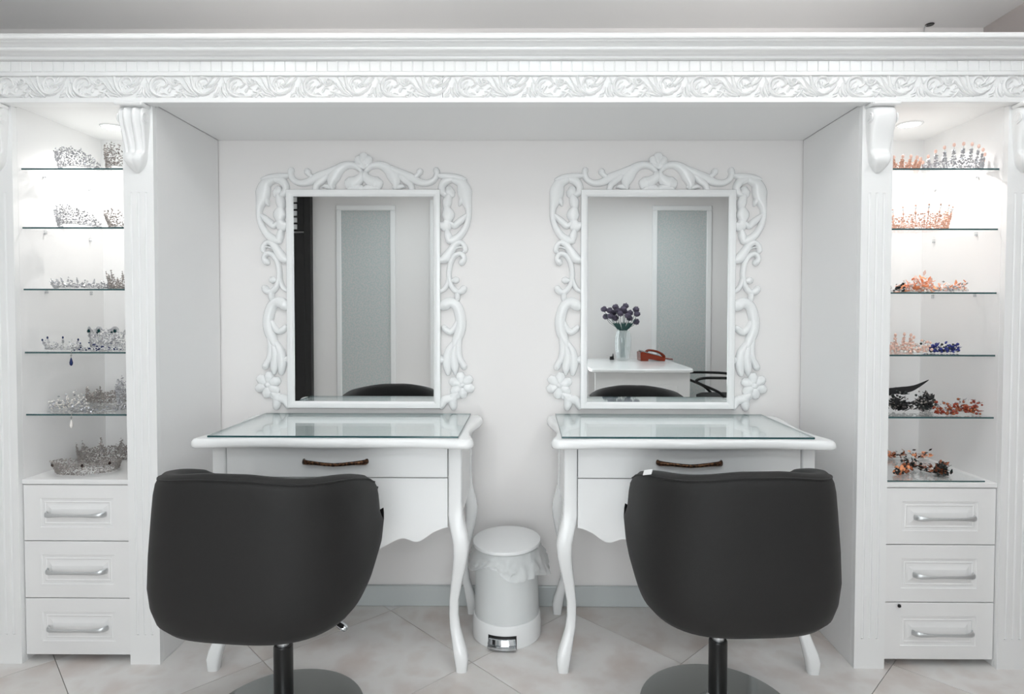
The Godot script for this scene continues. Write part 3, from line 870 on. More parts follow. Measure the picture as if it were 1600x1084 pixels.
func salon_chair(at: Vector3, turn: float, left: bool) -> void:
	var lab := "dark grey tub salon chair at the table left of the bin" if left else "dark grey tub salon chair with a white tag, right of the bin"
	var o := thing("salon_chair", lab, "chair", at, turn, "salon chairs")
	var m: Material = mats.dark_upholstery
	var amax := deg_to_rad(122.0)
	var wd := 0.268 if left else 0.259
	var n := 64
	var cols := []
	var seam := []
	for i in n + 1:
		var u := -1.0 + 2.0 * i / n
		var a := u * amax
		var aa := absf(rad_to_deg(a))
		var e := smoothstep(30.0, 128.0, aa)
		var yt := 0.786 - 0.016 * smoothstep(10.0, 48.0, aa) - 0.085 * pow(e, 1.3)
		var yb := 0.362 + 0.085 * smoothstep(62.0, 122.0, aa)
		var fin := smoothstep(1.0, 0.93, absf(u))     # close the arm ends
		var mid := (yt + yb) / 2
		yt = mid + (yt - mid) * (0.80 + 0.20 * fin)
		yb = mid + (yb - mid) * (0.80 + 0.20 * fin)
		var th := 0.062 * (0.30 + 0.70 * fin)
		var col := []
		var bulge := 0.0
		for q in [[0.10, yb + 0.004], [0.052, yb], [0.022, yb + 0.008], [0.003, yb + 0.030], [-0.008, yb + 0.068], [-0.013, yb + 0.12], [-0.010, mid], [-0.003, yt - 0.10], [0.001, yt - 0.05], [0.005, yt - 0.026], [0.012, yt - 0.010], [0.022, yt - 0.001], [0.034, yt], [th - 0.018, yt - 0.006], [th - 0.006, yt - 0.020], [th, yt - 0.05], [th + 0.004, mid], [th + 0.004, yb + 0.06], [0.10, yb + 0.05]]:
			var p := chair_plan(a, q[0] + bulge, wd)
			col.append(Vector3(p.x, q[1], p.y))
		cols.append(col)
		if absf(u) < 0.93:
			var p2 := chair_plan(a, 0.0105, wd)
			seam.append(Vector3(p2.x, yt - 0.0115, p2.y))
	var mb := MB.new()
	mb.loft(cols, true)
	part(o, "backrest_shell", mb.done(60.0), m)
	var pm := MB.new(); pm.tube(seam, 0.0026, 5)
	part(o, "piping", pm.done(70.0), m)
	# seat
	var rings := []
	for q in [[0.16, 0.378], [0.10, 0.380], [0.066, 0.41], [0.063, 0.45], [0.070, 0.478], [0.10, 0.492], [0.16, 0.497]]:
		var r := []
		for i in 40:
			var p := chair_plan(TAU * i / 40.0, q[0], wd)
			r.append(Vector3(p.x, q[1], p.y))
		rings.append(r)
	var sm := MB.new(); sm.loft(rings)
	part(o, "seat", sm.done(50.0), m)
	# column and plate
	var cm := MB.new(); cm.lathe([[0.017, 0.20], [0.017, 0.379]], 20); 
	part(o, "piston", cm.done(), mats.brushed_silver)
	var km := MB.new(); km.lathe([[0.027, 0.03], [0.027, 0.212], [0.025, 0.216], [0.018, 0.216]], 24)
	part(o, "column", km.done(), mats.black_plastic)
	var dm := MB.new(); dm.lathe([[0.226, 0.0], [0.228, 0.004], [0.226, 0.010], [0.20, 0.014], [0.10, 0.019], [0.05, 0.022]], 64)
	part(o, "base_plate", dm.done(30.0), mats.dark_chrome)
	var bm := MB.new(); bm.lathe([[0.062, 0.021], [0.055, 0.028], [0.042, 0.036], [0.034, 0.048], [0.030, 0.060]], 32)
	part(o, "base_collar", bm.done(50.0), mats.chrome)
	part(o, "seat_bracket", bb(Vector3(-0.09, 0.362, -0.09), Vector3(0.09, 0.3795, 0.09), 0.003), mats.black_plastic)
	# height lever
	var lv := MB.new()
	if left:
		lv.sweep([Vector3(0.04, 0.366, 0.0), Vector3(0.10, 0.35, 0.01), Vector3(0.165, 0.305, 0.02)], [0.005, 0.006, 0.009], [0.005, 0.005, 0.006], 8, Vector3.UP)
		var le := part(o, "lever", lv.done(60.0), mats.black_plastic)
		var pd := MB.new(); pd.sweep([Vector3(0.165, 0.306, 0.02), Vector3(0.192, 0.292, 0.025)], [0.012, 0.015], [0.007, 0.009], 10, Vector3.UP)
		part(le, "paddle", pd.done(60.0), mats.chrome)
	else:
		var pts := []
		for k in 13:
			var a := PI * k / 12.0
			pts.append(Vector3(0.185 + cos(a) * 0.016, 0.366 - sin(a) * 0.030, 0.05))
		lv.tube(pts, 0.0022)
		part(o, "loop", lv.done(60.0), mats.black_plastic)
		var ta := chair_plan(deg_to_rad(-74.0), 0.004, wd)
		var tb := chair_plan(deg_to_rad(-60.0), 0.004, wd)
		var al := Vector3(0.45, 0.30, 0.85).normalized()
		var nn := Vector3(-0.55, 0.62, 0.56).normalized()
		var tg := part(o, "tag", bx(Vector3.ZERO, Vector3(0.034, 0.015, 0.0016), 0.0004), mats.paper_white, Vector3((ta.x + tb.x) / 2, 0.7500, (ta.y + tb.y) / 2 + 0.004))
		tg.basis = Basis(al, nn.cross(al).normalized(), nn).orthonormalized()
		tg.set_meta("label", "small white fabric tag")

# ---------------------------------------------------------------- pedal bin
func waste_bin() -> void:
	var o := thing("pedal_bin", "small white pedal bin with a bag, between the two tables", "bin", Vector3(-0.071, 0, 0.208))
	var bm := MB.new(); bm.lathe([[0.118, 0.06], [0.118, 0.09], [0.114, 0.30], [0.113, 0.325]], 48)
	part(o, "body", bm.done(), mats.bin_enamel)
	# base ring, with a black panel laid on it for the dark pedal slot
	var rm := MB.new(); rm.lathe([[0.123, 0.0], [0.1265, 0.005], [0.1265, 0.052], [0.123, 0.078], [0.1185, 0.082]], 72)
	var br := part(o, "base_ring", rm.done(50.0), mats.white_gloss)
	for e in [["pedal_slot", 0.25, [[0.120, 0.002], [0.1272, 0.002], [0.1272, 0.050], [0.120, 0.050]], mats.black_plastic], ["pedal", 0.22, [[0.122, 0.004], [0.138, 0.004], [0.146, 0.010], [0.146, 0.018], [0.141, 0.021], [0.143, 0.026], [0.135, 0.040], [0.122, 0.044]], mats.chrome]]:
		var rg := []
		for i in 15:
			var a: float = PI / 2 + 0.10 + e[1] * 1.62 * (-1.0 + 2.0 * i / 14.0)
			var r := []
			for q in e[2]: r.append(Vector3(cos(a) * q[0], q[1], sin(a) * q[0]))
			rg.append(r)
		var pm := MB.new(); pm.loft(rg)
		part(br if e[0] == "pedal_slot" else o, e[0], pm.done(35.0), e[3])
	# lid, tipped a little towards the room
	var lm := MB.new(); lm.lathe([[0.119, -0.010], [0.1245, -0.008], [0.1255, -0.002], [0.1235, 0.003], [0.10, 0.0065], [0.05, 0.009]], 56)
	part(o, "lid", lm.done(40.0), mats.white_gloss, Vector3(0, 0.345, 0), Vector3(0.035, 0, 0.02))
	# crumpled bag folded over the rim
	var noise := FastNoiseLite.new(); noise.seed = 4; noise.frequency = 1.0
	var bg := []
	var nr := 9
	for j in nr:
		var v := float(j) / (nr - 1)
		var r := []
		for i in 96:
			var a := TAU * i / 96.0
			var droop := 0.072 + 0.018 * sin(a * 2.0 + 0.4) + 0.014 * sin(a * 5.0 + 1.0)
			var flare := 0.006 + 0.020 * v + 0.010 * maxf(0.0, cos(a - 0.3)) * v * 2.0
			var wr := noise.get_noise_3d(cos(a) * 5.0, v * 2.6, sin(a) * 5.0) * 0.016 * (0.3 + v) + sin(a * 13.0 + v * 3.0) * 0.0012 * v
			var rad := 0.115 + flare + wr
			r.append(Vector3(cos(a) * rad, 0.333 - v * droop, sin(a) * rad))
		bg.append(r)
	var gm := MB.new(); gm.loft(bg, false)
	part(o, "bag", gm.done(80.0), mats.bin_bag)
# ---------------------------------------------------------------- what the mirrors show behind the camera
func behind_camera() -> void:
	var o := thing("reception_desk", "white glossy desk seen in the right mirror, holding vase and telephone", "desk", Vector3(0.895, 0, 2.24))
	var rings := []
	for e in [[0.008, 0.722], [0.001, 0.726], [0.0, 0.735], [0.002, 0.744], [0.010, 0.750]]:
		var r := []
		for k in 40:
			var a := TAU * (k + 0.5) / 40.0
			var q := Vector2(signf(cos(a)) * pow(absf(cos(a)), 0.16), signf(sin(a)) * pow(absf(sin(a)), 0.16))
			r.append(Vector3(q.x * (0.405 - e[0]), e[1], 0.56 + q.y * (0.56 - e[0])))
		rings.append(r)
	var tm := MB.new(); tm.loft(rings)
	part(o, "desk_top", tm.done(50.0), mats.white_gloss)
	part(o, "front_panel", bb(Vector3(-0.365, 0.02, 0.045), Vector3(0.365, 0.7215, 0.065), 0.002), mats.white_lacquer)
	part(o, "raised_field", bb(Vector3(-0.27, 0.12, 0.039), Vector3(0.27, 0.62, 0.0455), 0.003), mats.white_lacquer)
	part(o, "side_panel", bb(Vector3(0.345, 0.0, 0.0655), Vector3(0.365, 0.7215, 1.08), 0.002), mats.white_lacquer)
	part(o, "leg", bb(Vector3(-0.365, 0.0, 1.03), Vector3(-0.315, 0.7215, 1.08), 0.003), mats.white_lacquer)
	# vase
	var v := thing("glass_vase", "clear fluted glass vase on the desk, seen in the mirror", "vase", Vector3(0.865, 0.7505, 3.06))
	var vr := []
	for q in [[0.048, 0.0], [0.056, 0.01], [0.066, 0.06], [0.075, 0.13], [0.076, 0.19], [0.068, 0.24], [0.058, 0.262], [0.060, 0.272], [0.054, 0.270], [0.054, 0.255], [0.064, 0.22], [0.070, 0.15], [0.060, 0.06], [0.045, 0.016]]:
		var r := []
		for k in 48:
			var a := TAU * k / 48.0
			var f: float = q[0] * (1.0 + 0.035 * sin(a * 8.0))
			r.append(Vector3(cos(a) * f, q[1], sin(a) * f))
		vr.append(r)
	var vm := MB.new(); vm.loft(vr)
	part(v, "body", vm.done(60.0), mats.vase_glass)
	# flowers
	var fl := thing("flower_bouquet", "bunch of dusty purple pompon flowers standing in the vase", "flowers", Vector3(0.865, 0.77, 3.06))
	var heads := [[208, 178], [258, 190], [308, 158], [375, 175], [412, 148], [485, 180], [230, 245], [262, 240], [300, 210], [345, 215], [390, 195], [440, 210], [490, 220], [310, 255], [452, 258], [500, 290], [410, 235], [330, 185]]
	for h in heads:
		var hp := Vector3((h[0] - 380) * 0.00100, (620 - h[1]) * 0.00100, rng.randf_range(-0.08, 0.08))
		var hm := MB.new()
		hm.ball(hp, Vector3(0.029, 0.024, 0.029), 10, 7)
		for k in 26:
			var dir := Vector3(rng.randfn(), rng.randfn() + 0.4, rng.randfn()).normalized()
			hm.gem(hp + dir * 0.027, Basis(Vector3(0.005, 0, 0), Vector3(0, 0.005, 0), Vector3(0, 0, 0.005)).rotated(Vector3(0.6, 0.5, 0.62).normalized(), rng.randf() * 3.0))
		part(fl, "flower_head", hm.done(40.0), mats.flower_purple)
		var sm := MB.new()
		var foot := Vector3(rng.randf_range(-0.02, 0.02), 0.012, rng.randf_range(-0.02, 0.02))
		var rim := Vector3(clampf(hp.x * 0.25, -0.04, 0.04), 0.245, clampf(hp.z * 0.3, -0.03, 0.03))
		sm.tube(curve([foot, rim, (rim + hp) / 2 + Vector3(hp.x * 0.15, 0.01, 0), hp], 3), 0.0022, 5)
		part(fl, "stem", sm.done(60.0), mats.leaf_teal)
	for k in 26:
		var a := rng.randf() * TAU
		var st := Vector3(cos(a) * 0.03, 0.255, sin(a) * 0.03)
		var d := Vector3(cos(a) * 0.9, 0.9, sin(a) * 0.6).normalized()
		var lm := MB.new()
		lm.sweep([st, st + d * 0.03, st + d * 0.06 + Vector3(0, 0.004, 0), st + d * 0.085], [0.003, 0.009, 0.008, 0.002], [0.0012, 0.0014, 0.0014, 0.001], 6, Vector3(0.2, 0.4, 1))
		part(fl, "leaf", lm.done(60.0), mats.leaf_teal)
	# telephone
	var ph := thing("desk_telephone", "amber retro desk telephone with curly cord, seen in the mirror", "telephone", Vector3(1.135, 0.7505, 3.12))
	var body := MB.new()
	body.prism(PackedVector2Array([Vector2(-0.115, 0.0), Vector2(-0.05, 0.0), Vector2(-0.045, 0.018), Vector2(0.06, 0.002), Vector2(0.10, 0.0), Vector2(0.105, 0.02), Vector2(0.09, 0.034), Vector2(-0.10, 0.082), Vector2(-0.118, 0.074)]), -0.09, 0.09)
	part(ph, "body", body.done(), mats.phone_amber)
	var kp := part(ph, "keypad_panel", bx(Vector3.ZERO, Vector3(0.185, 0.006, 0.16), 0.002), mats.phone_grey, Vector3(-0.012, 0.064, 0), Vector3(0, 0, -0.247))
	part(kp, "display", bx(Vector3(-0.075, 0.004, 0), Vector3(0.045, 0.006, 0.12), 0.002), mats.phone_grey)
	var hs := MB.new()
	hs.sweep(curve([Vector3(-0.055, 0.080, -0.035), Vector3(-0.035, 0.094, -0.04), Vector3(0.02, 0.087, -0.045), Vector3(0.07, 0.068, -0.045), Vector3(0.10, 0.040, -0.04)], 4), [0.018, 0.017, 0.015, 0.013, 0.012, 0.012, 0.012, 0.012, 0.012, 0.012, 0.012, 0.012, 0.013, 0.015, 0.017, 0.019, 0.019], [0.014, 0.013, 0.012, 0.010, 0.010, 0.010, 0.010, 0.010, 0.010, 0.010, 0.010, 0.010, 0.010, 0.012, 0.014, 0.015, 0.015], 10, Vector3.UP)
	part(ph, "handset", hs.done(60.0), mats.phone_amber)
	var cd := []
	for k in 140:
		var u := k / 139.0
		cd.append(Vector3(0.10 + u * 0.085, 0.022 - u * 0.011 + sin(k * 0.9) * 0.006, -0.05 + cos(k * 0.9) * 0.006 + u * 0.02))
	var cm := MB.new(); cm.tube(cd, 0.0018, 4)
	part(ph, "cord", cm.done(80.0), mats.phone_amber)
	var sg := thing("card_holder", "small dark card holder beside the vase, seen in the mirror", "card holder", Vector3(0.785, 0.7505, 3.2))
	var cg := MB.new(); cg.prism(PackedVector2Array([Vector2(-0.018, 0), Vector2(0.018, 0), Vector2(0.016, 0.028), Vector2(0.012, 0.055), Vector2(0.006, 0.03), Vector2(-0.016, 0.026)]), -0.02, 0.02)
	part(sg, "stand", cg.done(), mats.dark_wood)
	# armchair on a pedestal
	var c := thing("office_chair", "black office chair with looped tube arms, seen in the right mirror", "chair", Vector3(1.74, 0, 2.86))
	for sz in [-0.24, 0.24]:
		var am := MB.new()
		var pts := curve([Vector3(0.24, 0.60, sz), Vector3(0.05, 0.637, sz), Vector3(-0.22, 0.645, sz), Vector3(-0.315, 0.635, sz), Vector3(-0.335, 0.615, sz * 0.98), Vector3(-0.29, 0.588, sz * 0.96), Vector3(-0.14, 0.52, sz * 0.92), Vector3(-0.05, 0.43, sz * 0.88)], 5)
		am.tube(pts, 0.0115, 10)
		part(c, "arm", am.done(60.0), mats.black_tube)
	var ss := MB.new()
	var sr := []
	for e in [[0.03, 0.41], [0.0, 0.42], [0.0, 0.455], [0.03, 0.47]]:
		var r := []
		for k in 32:
			var a := TAU * k / 32.0
			r.append(Vector3(signf(cos(a)) * pow(absf(cos(a)), 0.5) * (0.24 - e[0]), e[1], signf(sin(a)) * pow(absf(sin(a)), 0.5) * (0.235 - e[0])))
		sr.append(r)
	ss.loft(sr)
	part(c, "seat", ss.done(50.0), mats.dark_upholstery)
	part(c, "backrest", bb(Vector3(0.215, 0.50, -0.2), Vector3(0.255, 0.70, 0.2), 0.015), mats.dark_upholstery)
	part(c, "back_stay", bb(Vector3(0.20, 0.42, -0.03), Vector3(0.225, 0.52, 0.03), 0.004), mats.black_tube)
	var cl := MB.new(); cl.lathe([[0.025, 0.06], [0.025, 0.415]], 16)
	part(c, "column", cl.done(), mats.black_plastic)
	for k in 5:
		var a := TAU * k / 5.0
		var d := Vector3(cos(a), 0, sin(a))
		var lm := MB.new(); lm.sweep([Vector3(0, 0.085, 0), d * 0.15 + Vector3(0, 0.07, 0), d * 0.28 + Vector3(0, 0.045, 0)], [0.024, 0.02, 0.014], [0.015, 0.012, 0.01], 8, Vector3.UP)
		lm.lathe([[0.012, 0.0], [0.018, 0.01], [0.018, 0.03], [0.01, 0.044]], 10, d * 0.28)
		part(c, "leg", lm.done(), mats.black_plastic)

# ---------------------------------------------------------------- tiaras and hairpieces
func spin() -> Basis:
	return Basis(Vector3(rng.randfn(), rng.randfn(), rng.randfn()).normalized(), rng.randf() * TAU)
func settle(o: Node3D, set_: Dictionary, crease := 30.0) -> void:   # lower all pieces together until they touch the shelf
	var lo := 1e9
	for k in set_:
		if k == "pendant": continue
		for p in set_[k][0].t: lo = minf(lo, p.y)
	for k in set_:
		var m: MB = set_[k][0]
		m.move(Transform3D(Basis(), Vector3(0, -lo + 0.0004, 0)))
		part(o, k, m.done(crease), set_[k][1], Vector3.ZERO, Vector3.ZERO, "stuff" if set_[k][2] else "")

# A band bent round the head, with set stones rising from it.
# q: span, bow (depth), rise (how far the middle of the band lifts), h, h0, pw (shape of the outline), lean, n (points), seed, step, full (closed ring)
func tiara(called: String, label: String, group: String, at: Vector3, turn: float, q: Dictionary) -> Node3D:
	var o := thing(called, label, "tiara" if called == "tiara" else "crown", at, turn, group)
	rng.seed = q.get("seed", 1)
	var span: float = q.span
	var bow: float = q.get("bow", 0.05)
	var rise: float = q.get("rise", 0.0)
	var h: float = q.h
	var h0: float = q.get("h0", 0.01)
	var pw: float = q.get("pw", 1.0)
	var lean: float = q.get("lean", 0.2)
	var step: float = q.get("step", 0.0050)
	var n: int = q.get("n", 7)
	var full: bool = q.get("full", false)
	var gs: float = q.get("gem", 0.0040)
	var wire: Material = q.get("wire", mats.silver)
	var stone: Material = q.get("stone", mats.crystal)
	var style: String = q.get("style", "lace")
	var B := func(t: float) -> Array:
		var a := t * (PI if full else 1.45)
		var x := sin(a) * span / 2
		var z := (cos(a) - (0.0 if full else cos(1.45))) * bow
		var y := rise * (1.0 - t * t)
		var out := Vector3(sin(a), 0, cos(a)).normalized()
		return [Vector3(x, y, z), (Vector3.UP * cos(lean) + out * sin(lean)).normalized(), out]
	var env := func(t: float) -> float:
		var base: float = h0 + (h - h0) * pow(maxf(0.0, cos(t * PI / 2)), pw) if not full else h0 + (h - h0) * (0.55 + 0.45 * cos(t * PI))
		return base
	var wm := MB.new()
	var bp := []
	for i in 41: bp.append(B.call(-1.0 + i / 20.0)[0] + Vector3(0, 0.001, 0))
	wm.tube(bp, 0.0011, 5)
	var bp2 := []
	for i in 41:
		var e: Array = B.call(-1.0 + i / 20.0)
		bp2.append(e[0] + e[1] * 0.006)
	wm.tube(bp2, 0.0008, 4)
	var gm := MB.new()
	var am := MB.new()      # accent stones
	var arc := span * (1.57 if full else 0.78) * 2.0 if full else span * 1.15
	var cols := int(arc / step)
	for i in cols + 1:
		var t := -1.0 + 2.0 * i / cols
		var e: Array = B.call(t)
		var spike := absf(fposmod(t * n / 2.0 + 0.5, 1.0) - 0.5) * 2.0    # 1 at the points, 0 between
		var top: float = env.call(t)
		if style == "lace": top *= 0.80 + 0.25 * (1.0 - spike)
		elif style == "points": top = h0 * 0.9 + (top - h0 * 0.9) * pow(1.0 - spike, 2.2)
		elif style == "stalks": top = h0 + (top * 0.45 - h0) * (0.5 + 0.5 * (1.0 - spike))
		elif style == "bars": top *= 0.62
		elif style == "low": top *= 0.9 + 0.2 * (1.0 - spike)
		var rows := int(top / step) + 1
		for r in rows:
			if r > 1 and r < rows - 1 and rng.randf() < 0.12: continue
			var p: Vector3 = e[0] + e[1] * (0.002 + r * step + rng.randf_range(-0.4, 0.4) * step) + e[2] * rng.randf_range(-0.002, 0.002) + Vector3(e[2].z, 0, -e[2].x) * step * (rng.randf_range(-0.45, 0.45) + (0.5 if r % 2 else 0.0))
			var s := gs * rng.randf_range(0.6, 1.15)
			gm.gem(p, spin() * Basis.from_scale(Vector3(s, s * 0.8, s)))
			if rng.randf() < 0.45:
				var p2: Vector3 = p + e[1] * step * rng.randf_range(-1.2, 1.2) + Vector3(e[2].z, 0, -e[2].x) * step * rng.randf_range(-1.3, 1.3)
				wm.tube([p, (p + p2) / 2 + e[2] * 0.001, p2], 0.0005, 3)
	if style in ["stalks", "bars", "points", "fans"]:
		for i in n:
			var t := -1.0 + 2.0 * (i + 0.5) / n
			var e: Array = B.call(t)
			var top: float = env.call(t)
			var tip: Vector3 = e[0] + e[1] * top
			wm.tube([e[0] + e[1] * 0.002, e[0] + e[1] * top * 0.5 + e[2] * 0.002, tip], 0.0009, 4)
			if style == "fans":
				for k in 9:
					var a := PI * k / 8.0
					var side := Vector3(e[2].z, 0, -e[2].x)
					gm.gem(tip + (side * cos(a) + e[1] * sin(a)) * 0.011, spin() * Basis.from_scale(Vector3.ONE * gs * 0.7))
					gm.gem(tip + (side * cos(a) + e[1] * sin(a)) * 0.006, spin() * Basis.from_scale(Vector3.ONE * gs * 0.6))
				am.ball(tip - e[1] * 0.003 + e[2] * 0.003, Vector3(0.0055, 0.0065, 0.004), 8, 5)
			elif style == "bars":
				am.ball(tip, Vector3(0.0036, 0.0048, 0.0036), 7, 5)
				gm.gem(tip + e[1] * 0.007, spin() * Basis.from_scale(Vector3.ONE * gs))
				gm.gem(e[0] + e[1] * top * 0.75, spin() * Basis.from_scale(Vector3.ONE * gs * 1.2))
			elif style == "points":
				for k in 4:
					var s := gs * (1.25 - 0.22 * k)
					gm.gem(e[0] + e[1] * (top * (0.62 + 0.13 * k)), spin() * Basis.from_scale(Vector3.ONE * s))
				if q.has("accent"): am.ball(tip, Vector3(0.003, 0.0045, 0.003), 8, 5)
			else:
				am.ball(tip, Vector3(0.0048, 0.0068, 0.0048), 8, 6)
				var side := Vector3(e[2].z, 0, -e[2].x)
				for k in 5:
					var u := 0.25 + 0.13 * k
					for sx in [-1.0, 1.0]:
						gm.gem(e[0] + e[1] * top * u + side * (sx * 0.0055 * (1.15 - u)), spin() * Basis.from_scale(Vector3(gs, gs * 1.5, gs)))
				gm.gem(e[0] + e[1] * top * 0.7, spin() * Basis.from_scale(Vector3.ONE * gs * 1.4))
	if q.has("accents"):
		for k in q.accents:
			var e: Array = B.call(k[0])
			am.ball(e[0] + e[1] * k[1] + e[2] * 0.003, Vector3(0.0052, 0.0060, 0.004), 8, 5)
	var set_ := {"band": [wm, wire, false], "stones": [gm, stone, true]}
	if am.t.size(): set_["accent_stones"] = [am, q.get("accent", mats.crystal), true]
	settle(o, set_)
	return o

# A loose string of beads, stones, blossoms or leaves along a line on the shelf.
func vine(called: String, label: String, category: String, group: String, at: Vector3, pts: Array, spread: float, tall: float, n: int, sorts: Array, seed_: int) -> Node3D:
	var o := thing(called, label, category, at, 0.0, group)
	rng.seed = seed_
	var line := curve(pts, 6)
	var set_ := {}
	var wm := MB.new()
	wm.tube(line, 0.001, 4)
	set_["wire"] = [wm, mats.silver, false]
	for s in sorts: set_[s[0]] = [MB.new(), s[1], true]
	for i in n:
		var u := rng.randf() * (line.size() - 1)
		var k := mini(int(u), line.size() - 2)
		var p: Vector3 = line[k].lerp(line[k + 1], u - k)
		p += Vector3(rng.randfn() * spread * 0.5, absf(rng.randfn()) * tall * 0.55, rng.randfn() * spread * 0.5)
		var s: Array = sorts[rng.randi() % sorts.size()]
		var m: MB = set_[s[0]][0]
		var z: float = s[3] * rng.randf_range(0.75, 1.2)
		if s[2] == "ball": m.ball(p, Vector3.ONE * z, 7, 5)
		elif s[2] == "gem": m.gem(p, spin() * Basis.from_scale(Vector3.ONE * z))
		else:
			var d := Vector3(rng.randfn(), absf(rng.randfn()) * 0.6, rng.randfn()).normalized()
			m.sweep([p, p + d * z, p + d * z * 2.2], [z * 0.3, z * 0.75, z * 0.15], [z * 0.12, z * 0.16, z * 0.08], 6, Vector3(0.2, 0.9, 0.3))
	var keep := {}
	for k in set_:
		if set_[k][0].t.size(): keep[k] = set_[k]
	settle(o, keep, 45.0)
	return o

func jewellery() -> void:
	var g := "silver tiaras on the left shelves"
	var Y := [1.6603, 1.4643, 1.2583, 1.0463, 0.8363, 0.6193]
	# left cabinet
	tiara("tiara", "tall silver leaf tiara on the top left glass shelf", g, Vector3(-1.548, Y[0], 0.300), -0.28, {"span": 0.172, "bow": 0.065, "rise": 0.014, "h": 0.064, "h0": 0.010, "pw": 0.85, "lean": 0.25, "n": 9, "seed": 3})
	tiara("tiara", "rounded silver tiara behind the left pilaster, top glass shelf", g, Vector3(-1.392, Y[0], 0.315), -0.2, {"span": 0.115, "bow": 0.06, "rise": 0.012, "h": 0.072, "h0": 0.030, "pw": 0.6, "lean": 0.1, "n": 13, "seed": 5, "stone": mats.crystal_smoke})
	tiara("tiara", "arched silver lace tiara on the second left glass shelf", g, Vector3(-1.558, Y[1], 0.295), -0.28, {"span": 0.172, "bow": 0.065, "rise": 0.016, "h": 0.062, "h0": 0.010, "pw": 0.85, "lean": 0.25, "n": 11, "seed": 7})
	tiara("tiara", "broad smoky tiara by the pilaster on the second left shelf", g, Vector3(-1.400, Y[1], 0.30), -0.05, {"span": 0.10, "bow": 0.06, "rise": 0.0, "h": 0.058, "h0": 0.040, "pw": 0.6, "lean": 0.3, "n": 13, "seed": 9, "stone": mats.crystal_smoke})
	tiara("tiara", "low pointed silver tiara on the third left glass shelf", g, Vector3(-1.562, Y[2], 0.29), 0.15, {"span": 0.175, "bow": 0.085, "h": 0.036, "h0": 0.014, "pw": 0.5, "lean": 0.45, "n": 6, "style": "points", "seed": 11, "step": 0.0045})
	tiara("crown", "pointed crown of leaf tips, third left shelf by the pilaster", g, Vector3(-1.402, Y[2], 0.29), -0.2, {"span": 0.10, "bow": 0.06, "h": 0.060, "h0": 0.022, "full": true, "lean": 0.2, "n": 11, "style": "points", "seed": 13, "stone": mats.crystal_smoke})
	tiara("crown", "silver crown with teal oval stones on the fourth left shelf", g, Vector3(-1.50, Y[3], 0.21), -0.1, {"span": 0.165, "bow": 0.075, "h": 0.062, "h0": 0.046, "full": true, "lean": 0.12, "n": 11, "style": "fans", "seed": 15, "accent": mats.gem_teal, "step": 0.0075})
	tiara("tiara", "thin tiara with blue stones, left end of the fourth shelf", g, Vector3(-1.628, Y[3], 0.30), 0.3, {"span": 0.10, "bow": 0.07, "h": 0.044, "h0": 0.010, "pw": 0.4, "lean": 0.3, "n": 4, "style": "points", "seed": 17, "accent": mats.gem_blue, "step": 0.006})
	var n4 := vine("jewel_necklace", "blue and silver necklace whose drop hangs off the fourth left shelf", "necklace", g, Vector3(-1.465, Y[3], 0.365), [Vector3(-0.07, 0.004, 0.0), Vector3(-0.02, 0.004, 0.012), Vector3(0.05, 0.004, 0.0), Vector3(0.11, 0.004, -0.02)], 0.012, 0.018, 120, [["crystals", mats.crystal, "gem", 0.0036], ["blue_stones", mats.gem_blue, "gem", 0.0034], ["clear_stones", mats.crystal, "gem", 0.003]], 19)
	pendant(n4, Vector3(-0.062, 0.0, 0.036), mats.gem_blue)
	vine("crystal_hair_vine", "frosty crystal hair vine at the left of the fifth shelf", "hair vine", g, Vector3(-1.60, Y[4], 0.29), [Vector3(-0.065, 0.004, 0.02), Vector3(-0.02, 0.004, -0.02), Vector3(0.04, 0.004, 0.01)], 0.022, 0.034, 230, [["crystals", mats.crystal, "gem", 0.0042], ["pearls", mats.pearl_white, "ball", 0.003]], 21)
	var n5 := vine("jewel_necklace", "twisted crystal necklace whose pearl drop hangs off the fifth left shelf", "necklace", g, Vector3(-1.47, Y[4], 0.37), [Vector3(-0.08, 0.006, 0.0), Vector3(-0.05, 0.005, 0.015), Vector3(0.0, 0.005, 0.005), Vector3(0.06, 0.005, -0.02), Vector3(0.1, 0.005, -0.05)], 0.008, 0.012, 150, [["crystals", mats.crystal, "gem", 0.0048], ["links", mats.silver, "ball", 0.0035]], 23)
	pendant(n5, Vector3(-0.060, 0.0, 0.031), mats.pearl_white)
	tiara("crown", "grey crystal crown at the back of the fifth left shelf", g, Vector3(-1.59, Y[4], 0.11), 0.1, {"span": 0.16, "bow": 0.07, "h": 0.062, "h0": 0.026, "full": true, "lean": 0.15, "n": 9, "style": "points", "seed": 25, "stone": mats.crystal_smoke})
	tiara("tiara", "steep pyramid tiara beside the pilaster on the fifth left shelf", g, Vector3(-1.415, Y[4], 0.24), -0.3, {"span": 0.14, "bow": 0.05, "h": 0.105, "h0": 0.014, "pw": 1.6, "lean": 0.1, "n": 9, "seed": 27})
	tiara("crown", "silver crown with scalloped rim and brown stones on the drawer top", g, Vector3(-1.54, Y[5], 0.315), 0.05, {"span": 0.19, "bow": 0.07, "h": 0.045, "h0": 0.026, "full": true, "lean": 0.35, "n": 7, "style": "low", "seed": 29, "stone": mats.crystal_smoke, "accent": mats.gem_brown, "accents": [[-0.25, 0.035], [0.1, 0.037], [0.35, 0.035]], "gem": 0.0033})
	tiara("crown", "spiky smoky crown behind the scalloped one on the drawer top", g, Vector3(-1.59, Y[5], 0.15), 0.4, {"span": 0.17, "bow": 0.07, "h": 0.090, "h0": 0.035, "full": true, "lean": 0.1, "n": 9, "style": "points", "seed": 31, "stone": mats.crystal_smoke, "gem": 0.0036})
